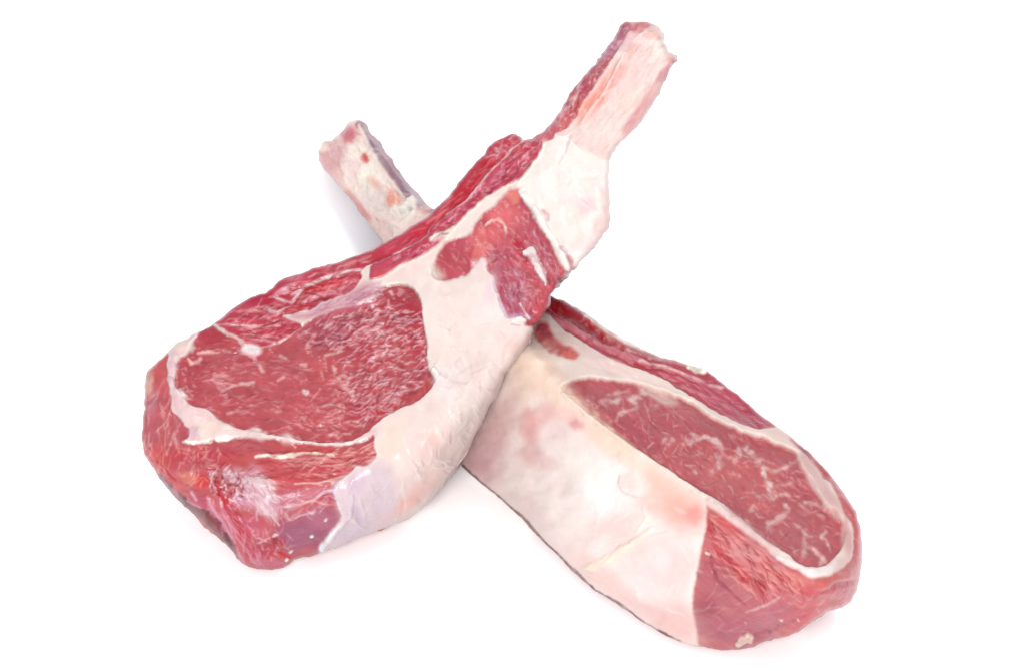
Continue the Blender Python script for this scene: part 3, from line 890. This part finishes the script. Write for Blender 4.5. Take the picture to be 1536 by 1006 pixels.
    c.stroke([(725,640),(735,612),(748,598)], [3,4,3], pig(250,214,208), .5, -.0002, 2)
    c.stroke([(650,360),(690,345),(720,315),(760,285)], [10,14,14,6], pig(252,236,224), .6, .0003, 3)
    c.flecks([(650,440),(740,440),(770,520),(690,690),(600,760),(600,640),(660,560)], 60, 26, 5, 70, 40, pig(252,236,228), .45, .0003)
    c.flecks([(650,440),(740,440),(770,520),(690,690),(600,760),(600,640),(660,560)], 50, 22, 3.5, 70, 45, pig(244,208,202), .45, -.0003)
    c.mottle('fat_cap', 40, 30, 60, .035, 12, .0005, (0.4,1.1,1.2))
    # fat rim lumps
    R = 'fat_rim'
    for x, y, r, cc in [(270,590,12,(246,212,210)),(264,602,10,(238,196,198)),(282,622,16,(246,214,212)),(300,632,14,(250,224,216)),(292,648,12,(226,188,200)),(318,642,18,(250,224,210)),(306,652,12,(252,232,216)),(340,644,14,(249,226,212)),
                        (278,515,14,(250,222,212)),(266,520,10,(247,224,208)),(258,548,8,(232,190,200)),(262,535,8,(240,206,206)),(256,570,7,(226,182,196)),(385,650,14,(240,200,196)),(430,658,14,(238,186,186))]:
        c.blob(x, y, r, r * .7, 30, pig(*cc), .8, .0006, mask=R)
    c.stroke([(327,655),(360,649),(400,653),(440,659),(480,665),(520,662),(548,656)], [14,7,4,4,3,6,5], pig(248,222,216), .8, .0003, 1.8)
    c.stroke([(275,661),(290,663),(312,661)], [3,6,3], pig(252,232,226), .9, .0003, 1.4)
    # ---------------- eye of meat
    E = 'eye_muscle'
    c.mottle(E, 40, 24, 10, .09, 23, .0004)
    for a in [(600,455,36,26,20,pig(162,44,60),.85),(625,500,14,50,-5,pig(176,50,66),.7),(520,480,70,22,-8,pig(182,84,98),.6),(480,500,60,24,0,pig(172,74,92),.6),(560,520,50,36,0,pig(180,66,80),.5),
              (370,560,80,24,0,pig(194,90,98),.7),(430,580,60,26,20,pig(198,86,92),.7),(480,560,30,24,0,pig(196,86,88),.8),(290,555,20,40,10,pig(178,62,74),.7),(320,505,28,14,10,pig(178,54,70),.8),(360,530,40,10,0,pig(180,86,98),.5),
              (440,620,100,20,3,pig(200,90,94),.7),(330,600,40,16,30,pig(190,78,86),.6),(545,610,40,20,-30,pig(180,52,66),.6),(640,580,12,14,0,pig(186,64,62),.7),(590,602,40,8,-28,pig(186,54,64),.6),(500,520,10,10,0,pig(204,92,88),.6)]:
        c.blob(*a[:5], a[5], a[6] * .85, mask=E)
    PV = pig(224,156,156)
    for p, w, al in [([(296,526),(312,525),(328,525)],[3,4,2],.8),([(334,523),(344,525)],[4,3],.5),([(280,535),(286,541),(296,538),(300,534)],[3,5,5,3],.85),([(320,560),(335,560),(348,566)],[3,3,2],.5),([(332,582),(348,575),(360,572)],[2,3,2],.75),
              ([(362,572),(372,573),(380,570)],[5,6,4],.7),([(368,523),(378,532),(388,545),(394,556)],[12,7,6,4],.75),([(330,555),(350,563)],[2,2],.5),([(340,617),(355,614),(364,613)],[3,3,2],.55),([(370,605),(384,606)],[3,2],.6),
              ([(345,550),(358,551)],[3,2],.5),([(452,545),(456,545)],[7,7],.8),([(455,585),(459,586)],[8,8],.9),([(498,545),(502,552),(501,560)],[4,5,3],.7),([(508,565),(513,575),(522,582),(530,594)],[6,5,6,6],.8),([(510,562),(518,562)],[4,4],.7),
              ([(502,584),(498,590)],[5,4],.4),([(415,568),(425,563)],[3,3],.6),([(405,612),(420,613)],[3,3],.5),([(590,500),(592,512),(596,525)],[5,5,6],.6),([(596,525),(612,520)],[6,4],.5),([(560,535),(578,527),(590,520)],[4,5,5],.5),
              ([(440,562),(452,560),(450,572)],[4,3,3],.3),([(540,545),(558,548)],[6,3],.4),([(420,530),(432,538)],[5,3],.5),([(470,498),(462,508),(458,520)],[3,3,3],.5),([(487,530),(500,527),(512,524)],[3,4,2],.6),
              ([(585,435),(588,440)],[4,4],.7),([(582,450),(583,456)],[3,3],.6),([(600,465),(606,466)],[3,3],.4)]:
        c.stroke(p, w, PV, al, .0001, 2.0, mask=E, wild=0.9)
    zr = [(470,480),(560,455),(630,470),(640,560),(600,605),(530,650),(520,580),(500,540)]
    c.flecks(zr, 420, 13, 2.1, lambda x, y: -25 + 0.06 * (x - 560) - .1 * (y - 540), 22, pig(226,158,166), .75, .00016, mask=E)
    c.flecks(zr, 240, 13, 2.4, lambda x, y: -25 + 0.06 * (x - 560) - .1 * (y - 540), 22, pig(152,30,50), .5, -.00014, mask=E)
    zl = [(275,545),(330,500),(400,525),(500,560),(530,640),(500,662),(400,648),(300,600)]
    c.flecks(zl, 170, 18, 2.2, 2, 16, pig(222,140,146), .5, .0002, mask=E)
    c.flecks(zl, 100, 18, 2.6, 2, 16, pig(164,52,66), .4, -.0002, mask=E)
    c.flecks([(480,600),(560,560),(590,600),(520,655),(470,655)], 90, 11, 2.4, -15, 25, pig(228,160,162), .6, .0003, mask=E)
    zt = [(440,500),(560,452),(620,480),(560,510),(470,525)]
    c.flecks(zt, 190, 12, 2.2, -20, 24, pig(218,150,158), .55, .00014, mask=E)
    c.flecks(zt, 110, 12, 2.6, -20, 24, pig(140,36,62), .45, -.00014, mask=E)
    c.mottle(E, 7, 4, -10, .10, 24, .0002)
    c.stroke([(322,487),(340,499),(356,507),(366,518)], [3,4,5,9], pig(232,182,184), .8, .0002, 1.6)
    c.blob(376,522,18,8,0,pig(236,196,200),.85)
    # ---------------- back strips
    B = 'back_muscle'
    c.mottle(B, 26, 6, -18, .12, 32, .0004)
    c.blob(720,262,16,60,40,pig(186,26,52),.8,mask=B)
    c.blob(690,295,14,40,42,pig(188,24,54),.85,mask=B)
    c.blob(765,210,16,10,-20,pig(196,60,76),.7,mask=B)
    c.blob(640,340,40,9,-32,pig(196,36,60),.8,mask=B)
    c.blob(560,385,50,9,-20,pig(192,50,70),.6,mask=B)
    c.blob(465,432,26,10,-20,pig(186,20,50),.8,mask=B)
    c.blob(490,430,30,8,-22,pig(214,60,64),.6,mask=B)
    c.blob(450,463,20,6,-15,pig(206,50,58),.7,mask=B)
    c.blob(440,415,20,8,-10,pig(212,124,138),.6,mask=B)
    c.blob(400,447,30,8,-8,pig(182,40,70),.7,mask=B)
    c.blob(375,500,40,8,5,pig(186,50,70),.6,mask=B)
    for p, w, cc, al, dh in [([(413,446),(437,452),(455,430),(480,420),(500,411),(522,406),(543,404)],[2,4,5,5,5,5,4],(236,186,192),.75,-.0003),
                         ([(320,487),(345,486),(370,488),(395,488),(420,488)],[2,3,4,3,2],(232,164,168),.75,-.0003),([(346,468),(370,465),(395,465),(420,455)],[2,3,3,2],(222,140,148),.65,-.0003),
                         ([(404,464),(415,470),(425,462)],[5,6,4],(228,170,182),.7,.0003),([(425,473),(440,473),(460,466)],[4,5,5],(240,206,206),.85,.0003),([(437,440),(450,434)],[5,6],(230,170,182),.6,.0003),
                         ([(415,440),(430,433)],[5,8],(222,150,166),.6,.0003),([(455,452),(475,443),(500,436)],[6,8,8],(226,140,150),.7,.0003),([(500,436),(515,428),(530,420)],[8,8,6],(214,110,124),.6,0),
                         ([(592,381),(604,376),(616,369)],[5,7,4],(236,196,196),.7,.0002),([(535,396),(560,390),(585,380)],[2,3,2],(160,16,44),.6,-.0003),([(640,335),(655,325),(672,312)],[2,3,2],(226,120,120),.6,.0002),
                         ([(742,222),(748,228),(756,226)],[4,5,4],(226,160,170),.6,.0003),([(730,236),(740,232),(750,236)],[4,6,4],(214,130,146),.6,.0003),([(480,404),(520,394),(555,382)],[3,4,3],(214,110,118),.6,.0002),
                         ([(360,500),(400,503),(430,508)],[2,3,2],(224,150,156),.6,.0002),([(380,475),(400,478),(420,482)],[3,4,3],(220,140,148),.5,.0002),([(370,512),(395,508),(420,515)],[3,4,3],(224,160,168),.5,.0002)]:
        c.stroke(p, w, pig(*cc), al, dh, 1.6, mask=B)
    c.flecks([(330,485),(400,445),(440,415),(540,385),(540,425),(440,470),(430,505),(370,512)], 170, 18, 2.2, -12, 16, pig(226,144,150), .6, .0003, mask=B)
    c.flecks([(330,485),(400,445),(440,415),(540,385),(540,425),(440,470),(430,505),(370,512)], 120, 20, 2.6, -12, 14, pig(156,16,46), .5, -.0003, mask=B)
    c.flecks([(540,385),(640,330),(720,250),(765,205),(770,220),(700,300),(600,375)], 60, 22, 2, -38, 10, pig(220,110,122), .5, .0002, mask=B)
    c.flecks([(725,225),(765,200),(780,205),(745,245)], 30, 9, 3, -30, 50, pig(222,136,148), .5, .0004, mask=B)
    Fk = 'flank_muscle'
    c.mottle(Fk, 26, 5, -36, .12, 33, .0003)
    c.blob(790,226,20,14,-35,pig(200,64,80),.7,mask=Fk)
    c.blob(740,272,30,10,-38,pig(206,92,110),.5,mask=Fk)
    c.blob(575,412,20,8,-15,pig(212,84,90),.7,mask=Fk)
    c.flecks([(785,215),(812,215),(770,275),(700,320),(640,380),(560,418),(600,385),(690,312)], 170, 10, 2, -40, 30, pig(228,142,158), .6, .0002, mask=Fk)
    c.flecks([(785,215),(812,215),(770,275),(700,320),(640,380),(560,418),(600,385),(690,312)], 110, 16, 2, -36, 18, pig(150,30,60), .5, -.0002, mask=Fk)
    c.stroke([(785,212),(768,224),(748,246),(732,262),(720,278),(708,294),(692,308),(670,322)], [3,4,4,4,4,4,4,2], pig(234,166,172), .85, .0004, 1.4)
    c.stroke([(777,273),(786,262),(796,246)], [2,3,3], pig(150,40,70), .5, -.0002, 1.4)
    # ---------------- intercostal muscle
    I = 'intercostal_muscle'
    c.mottle(I, 12, 8, 40, .10, 42, .0004)
    for a in [(680,385,26,22,-30,pig(196,82,92),.7),(720,365,18,30,20,pig(228,118,116),.85),(755,320,30,34,20,pig(232,118,120),.85),(770,290,12,14,0,pig(236,140,128),.8),(745,350,18,20,0,pig(234,110,112),.7),
              (762,420,26,50,-20,pig(186,88,106),.7),(775,455,24,30,-20,pig(182,96,118),.7),(812,370,16,60,-32,pig(188,82,100),.7),(800,440,16,34,10,pig(202,92,102),.6),(808,460,10,24,15,pig(206,88,96),.7),(778,370,7,16,-30,pig(190,28,62),.8),
              (784,382,5,14,-25,pig(180,30,66),.7),(706,376,3,14,10,pig(206,70,84),.6),(845,410,8,10,0,pig(206,96,102),.6),(765,475,24,6,0,pig(206,160,186),.7)]:
        c.blob(*a[:5], a[5], a[6], mask=I)
    c.flecks([(660,400),(720,330),(780,300),(830,380),(800,460),(760,460),(730,390)], 110, 16, 1.8, 60, 35, pig(226,144,150), .5, .0002, mask=I)
    c.flecks([(740,400),(790,400),(800,470),(760,470)], 50, 20, 2, 68, 12, pig(206,140,160), .5, .0002, mask=I)
    c.flecks([(790,330),(845,400),(835,425),(800,370)], 50, 18, 2, 58, 14, pig(222,150,160), .5, .0002, mask=I)
    c.flecks([(790,330),(845,400),(815,475),(760,460),(740,400)], 60, 18, 2, 62, 16, pig(150,40,66), .45, -.0002, mask=I)
    c.stroke([(728,338),(736,331),(745,329),(754,334),(758,342),(759,350)], [2,3,3,3,3,2], pig(248,190,180), .85, .0003, 1.1)
    c.stroke([(788,378),(796,376),(800,386),(806,398),(814,410),(819,426)], [7,14,14,13,11,4], pig(252,234,232), .95, .0005, 1.3, part='fat_sliver')
    c.stroke([(806,388),(816,408),(824,424)], [2,3,2], pig(160,40,70), .6, -.0005, 1.4)
    c.stroke([(780,456),(786,466),(794,478)], [2,3,3], pig(250,220,222), .8, .0003, 1.0)
    c.stroke([(770,480),(780,479),(787,481)], [5,9,6], pig(254,244,242), .95, .0005, 1.0)
    c.stroke([(768,486),(780,488)], [3,3], pig(176,110,130), .7, -.0003, 1.2)
    c.stroke([(788,487),(798,486)], [5,5], pig(190,72,84), .8, -.0002, 1.2)
    c.stroke([(740,424),(748,446),(754,466),(762,476)], [3,4,4,3], pig(216,180,206), .7, -.0003, 1.6)
    c.stroke([(836,418),(844,412),(848,404)], [3,4,3], pig(160,50,76), .6, -.0004, 1.4)
    # ---------------- collar
    c.stroke([(782,287),(800,312),(822,348),(842,378),(852,402)], [8,9,9,9,8], pig(255,248,240), .9, .0006, 1.6)
    c.stroke([(814,315),(820,322),(822,332)], [3,7,2], pig(226,130,142), .8, -.0005, 1.4)
    c.stroke([(842,372),(848,378)], [8,6], pig(206,140,154), .8, -.0006, 2)
    c.stroke([(852,385),(858,394),(858,404)], [6,8,6], pig(210,120,132), .85, -.0005, 2)
    c.blob(878,308,16,14,0,pig(250,210,210),.7)
    c.blob(902,340,14,30,20,pig(250,208,204),.7)
    c.blob(908,300,8,30,0,pig(251,216,210),.6)
    c.blob(875,370,24,20,-40,pig(251,226,222),.6)
    c.stroke([(838,246),(848,228),(854,210),(856,204)], [1.5,2.5,3,3], pig(230,186,190), .7, -.0004, 1.2)
    c.stroke([(862,214),(872,224),(880,230)], [3,4,3], pig(246,206,200), .6, -.0003, 1.8)
    c.stroke([(833,205),(850,206),(858,198)], [3,3,2], pig(255,250,246), .9, .0003, 1.2)
    c.mottle('fat_collar', 24, 18, 40, .03, 13, .0005, (0.3,1.0,1.1))
    # ---------------- bone
    Bn = 'rib_bone'
    for a in [(945,60,18,12,-50,pig(240,190,194),.8),(955,40,20,8,0,pig(216,116,124),.8),(968,36,10,8,0,pig(226,120,116),.8),(975,52,14,8,0,pig(244,176,168),.7),(985,75,14,24,20,pig(254,244,228),.85),(982,54,10,5,20,pig(246,196,176),.6),
              (948,75,10,18,30,pig(248,190,178),.7),(918,120,13,30,38,pig(250,160,146),1),(890,155,12,38,40,pig(250,156,138),1),(878,175,8,22,38,pig(251,190,168),.7),(950,120,26,34,35,pig(250,218,212),.7),
              (940,150,20,30,35,pig(252,226,212),.6),(900,190,26,26,30,pig(252,226,218),.6),(995,110,7,24,30,pig(218,140,146),.75),(975,145,10,26,36,pig(238,186,182),.8),(958,170,8,24,36,pig(232,166,164),.8),(942,190,7,18,36,pig(238,160,164),.7),
              (1008,90,7,7,0,pig(226,160,152),.8),(1011,95,3,4,0,pig(160,84,84),.8),(925,215,14,14,30,pig(252,224,216),.6),(960,95,10,24,35,pig(251,210,204),.6)]:
        c.blob(*a[:5], a[5], a[6], mask=Bn)
    c.flecks([(950,50),(1000,90),(930,210),(860,205),(900,130)], 60, 24, 3.4, -56, 18, pig(254,238,228), .5, .00012, mask=Bn)
    c.flecks([(950,50),(1000,90),(930,210),(860,205),(900,130)], 40, 24, 2.6, -56, 18, pig(244,190,184), .45, -.0001, mask=Bn)
    c.stroke([(870,190),(885,168),(905,140),(925,108),(938,80)], [5,5,4,4,3], pig(254,232,222), .8, .0006, 2)
    c.stroke([(853,200),(868,190),(880,200)], [3,4,3], pig(254,228,222), .7, .0003, 1.6)
    c.stroke([(992,112),(975,140),(955,168),(935,196)], [5,6,6,5], pig(222,150,154), .5, -.0006, 2.5, mask=Bn)
    c.mottle(Bn, 22, 8, -56, .06, 62, .00025, (0.3,1.2,1.2))
    Bm = 'bone_meat'
    c.mottle(Bm, 12, 7, -56, .18, 63, .0008)
    for a in [(935,45,12,14,-40,pig(184,108,124),.8),(920,70,12,20,35,pig(188,120,140),.8),(905,85,7,20,38,pig(200,140,156),.6),(893,110,12,20,40,pig(196,104,112),.8),(872,130,12,16,40,pig(186,88,104),.8),(862,160,14,22,42,pig(206,98,98),.8),
              (845,183,12,12,40,pig(222,116,114),.7),(820,202,18,8,-20,pig(210,104,112),.7),(856,152,4,24,35,pig(236,180,178),.6),(838,178,5,14,40,pig(232,160,160),.5)]:
        c.blob(*a[:5], a[5], a[6], mask=Bm)
    c.flecks([(935,35),(945,45),(870,160),(820,205),(850,150)], 60, 10, 2.4, -56, 40, pig(236,176,180), .5, .0004, mask=Bm)
    c.flecks([(935,35),(945,45),(870,160),(820,205),(850,150)], 50, 9, 2.6, -56, 40, pig(156,64,88), .5, -.0004, mask=Bm)
    # ---------------- rim muscle
    M = 'rim_muscle'
    c.mottle(M, 36, 12, 10, .10, 52, .0005)
    for a in [(235,560,14,26,20,pig(204,86,86),.7),(232,625,18,50,8,pig(190,92,102),.7),(228,600,8,30,10,pig(196,120,130),.5),(240,690,22,26,20,pig(206,78,80),.8),(222,575,7,20,10,pig(222,160,150),.6),(270,650,26,20,30,pig(186,86,98),.6),
              (265,685,30,20,30,pig(196,70,80),.6),(270,678,8,6,0,pig(196,36,58),.7),(320,685,50,14,0,pig(190,58,74),.6),(380,690,60,12,4,pig(202,88,90),.7),(470,672,70,8,2,pig(204,86,88),.7),(500,700,60,18,-12,pig(200,72,82),.7),
              (440,715,50,12,-4,pig(202,80,86),.7),(335,725,18,16,20,pig(176,50,72),.6),(300,722,16,12,0,pig(216,64,70),.8),(280,716,16,10,20,pig(222,120,108),.6),(255,715,20,10,40,pig(204,80,92),.6),
              (356,714,26,13,15,pig(226,170,182),.7),(382,736,28,40,-38,pig(224,170,186),.75),(402,762,16,26,-25,pig(232,188,198),.75),(390,722,22,12,10,pig(234,192,198),.6),(362,748,16,16,0,pig(206,130,156),.7),(340,760,8,40,-25,pig(188,28,56),.85),(360,790,10,34,-25,pig(186,26,56),.8),
              (328,790,12,40,-30,pig(186,84,110),.7),(300,758,24,12,40,pig(188,80,104),.7),(380,790,16,20,0,pig(196,84,108),.6),(458,798,60,30,-12,pig(166,88,114),.95),(480,775,26,18,-10,pig(182,100,124),.7),(490,748,16,18,0,pig(180,58,80),.7),
              (430,755,30,18,-15,pig(204,124,144),.6),(390,830,30,16,10,pig(186,62,84),.7),(415,818,14,14,0,pig(182,28,54),.6),(400,845,30,8,0,pig(206,108,128),.6),(355,840,8,8,0,pig(130,30,60),.6),(470,740,20,10,-15,pig(214,130,146),.5)]:
        c.blob(*a[:5], a[5], a[6], mask=M)
    for p, w, cc, al, dh in [([(384,684),(400,681),(420,683),(440,680),(455,678),(500,680)],[4,6,7,8,4,2],(244,206,194),.85,.0003),([(440,724),(475,724),(500,718),(520,712)],[2,3,3,3],(230,166,164),.7,.0002),
                         ([(418,762),(445,758),(470,750),(485,738),(500,734)],[3,4,4,4,3],(228,178,188),.75,.0003),([(430,784),(450,775),(470,770)],[2,3,2],(222,170,186),.5,.0002),([(420,690),(450,690),(480,694)],[2,2,2],(226,150,148),.5,.0001),
                         ([(270,632),(258,655),(250,680)],[2,4,2],(222,136,140),.6,.0003),([(286,738),(294,750)],[4,3],(226,150,164),.6,.0003),([(218,600),(230,590),(236,588)],[2,3,2],(214,140,146),.5,-.0003),
                         ([(238,718),(252,730),(275,748),(300,760)],[3,4,4,3],(222,150,168),.6,.0004),([(310,745),(322,770),(338,795),(350,815)],[3,5,5,4],(216,140,160),.6,.0004),([(320,735),(332,760),(345,785)],[3,4,3],(216,110,134),.5,.0003),
                         ([(240,695),(255,715),(262,720)],[2,4,3],(176,34,50),.6,-.0004),([(412,800),(412,815),(420,830)],[4,5,4],(166,20,50),.7,-.0004),([(402,836),(420,832),(440,838)],[4,5,3],(196,24,48),.6,-.0002),
                         ([(345,705),(355,713),(352,725),(345,740)],[3,4,4,3],(160,40,70),.6,-.0005),([(300,700),(315,705),(330,700)],[2,3,2],(170,30,50),.5,-.0002)]:
        c.stroke(p, w, pig(*cc), al, dh, 1.6, mask=M)
    c.flecks([(420,690),(555,665),(560,685),(520,708),(440,722)], 120, 18, 2.2, -8, 18, pig(230,150,146), .6, .0003, mask=M)
    c.flecks([(300,670),(555,665),(540,695),(440,722),(320,715)], 90, 22, 2.4, -4, 14, pig(168,40,52), .45, -.0003, mask=M)
    c.flecks([(225,560),(250,560),(280,650),(240,700),(215,670)], 60, 22, 2.2, 100, 18, pig(222,142,142), .5, .0002, mask=M)
    c.flecks([(260,660),(330,665),(340,720),(270,725)], 90, 13, 2.2, 100, 50, pig(230,140,136), .5, .0003, mask=M)
    c.flecks([(310,705),(360,700),(370,740),(330,755)], 60, 12, 2.6, 60, 60, pig(232,176,186), .6, .0004, mask=M)
    c.flecks([(310,705),(360,700),(370,740),(330,755)], 50, 10, 2.8, 60, 60, pig(160,20,50), .6, -.0004, mask=M)
    c.flecks([(290,740),(340,745),(400,840),(360,840)], 70, 26, 2.4, 58, 12, pig(216,130,150), .55, .0003, mask=M)
    c.flecks([(350,745),(420,760),(440,830),(390,840)], 90, 10, 2.4, 50, 60, pig(226,150,164), .5, .0003, mask=M)
    c.flecks([(420,740),(500,735),(480,775),(430,790)], 60, 16, 2.2, -18, 30, pig(224,160,172), .5, .0002, mask=M)
    for x, y, r in [(412,804,5),(441,803,5),(468,806,4),(469,814,4),(489,779,3),(428,731,4),(437,829,3),(418,838,3),(430,840,3),(418,833,2),(508,788,2),(460,802,2)][::2]:
        c.stroke([(x-1,y+1),(x+1,y-1)], r, pig(240,200,208), .8, .0003, .9, mask=M)
    c.stroke([(224,700),(242,722),(266,746),(290,766),(312,784),(332,806),(350,829)], [3,8,15,19,20,17,9], pig(118,18,44), .95, -.0004, 4, wild=.6)  # shade beneath the lower left end, painted in as dark red pigment
    c.flecks([(345,705),(400,708),(425,770),(400,785),(370,745)], 60, 14, 2.2, 48, 24, pig(240,206,212), .38, .0001)
    c.flecks([(345,705),(400,708),(425,770),(400,785),(370,745)], 35, 14, 2.2, 48, 24, pig(188,70,96), .35, -.0001)
    # silverskin folds
    Sk = 'silverskin'
    for p, w, cc, al, dh in [([(482,822),(500,797),(515,782),(524,770),(525,755),(528,742)],[8,8,7,8,6,4],(234,212,222),.9,.0006),([(524,775),(540,788),(552,797)],[6,6,5],(240,216,216),.8,.0005),([(538,745),(542,760),(546,776)],[5,6,4],(238,214,224),.8,.0005),
                         ([(520,740),(526,728),(530,718)],[2,3,2],(238,218,226),.7,.0004),([(545,705),(552,720),(562,742)],[3,4,3],(230,204,218),.6,.0003),([(512,722),(500,735),(506,750)],[3,3,3],(204,180,212),.6,.0002),
                         ([(575,730),(568,738),(575,748)],[2,3,2],(206,192,204),.5,-.0003),([(530,760),(540,780)],[10,8],(208,176,208),.5,-.0003)]:
        c.stroke(p, w, pig(*cc), al, dh, 2)
    c.blob(535,725,14,16,0,pig(218,188,208),.6)
    c.blob(580,715,14,20,0,pig(236,216,222),.6)
    c.blob(575,760,22,18,-20,pig(228,206,216),.6)
    c.blob(530,795,26,14,-20,pig(216,196,214),.6)
    c.tone(('rim_muscle', 'back_muscle', 'flank_muscle'), (1.02, 1.1, 1.06))
    c.tone(('eye_muscle', 'rim_muscle'), (1.04, 1.12, 1.09))
    c.crisp(('eye_muscle', 'rim_muscle', 'back_muscle', 'flank_muscle', 'intercostal_muscle', 'bone_meat'), 0.5)
    for x, y in [(938,36),(946,33),(955,37),(964,34),(972,40),(981,46),(988,58),(993,70),(950,42),(960,45)]:
        c.stroke([(x - 2, y + 1), (x + 2, y - 1)], 4, pig(196,104,110), .7, -.0003, 1.2, wild=1)
    return c

MATS = {'fat_sliver': FAT, 'fat_fold': FAT, 'fat_fleck': FAT, 'gristle': FAT, 'bone_side': BONE, 'fat_cap': FAT, 'fat_rim': FAT, 'fat_seam': FAT, 'fat_collar': FAT, 'rib_bone': BONE, 'silverskin': MEMBRANE, 'membrane': MEMBRANE}

LOWER_MATS = dict(MATS, eye_muscle=EYE_SMOOTH)
UPPER_MATS = dict(MATS, eye_muscle=EYE_STREAKED)
lower, lower_parts = build_chop(r_sdf, (-0.052, -0.125, -0.002), (0.085, 0.095, 0.052), r_canvas(), R_FR, r_sil, 'rib_chop',
    'lower raw chop, broad pale fat side facing front, short ragged bone behind', (0.03, -0.02, 0.0), LOWER_MATS)
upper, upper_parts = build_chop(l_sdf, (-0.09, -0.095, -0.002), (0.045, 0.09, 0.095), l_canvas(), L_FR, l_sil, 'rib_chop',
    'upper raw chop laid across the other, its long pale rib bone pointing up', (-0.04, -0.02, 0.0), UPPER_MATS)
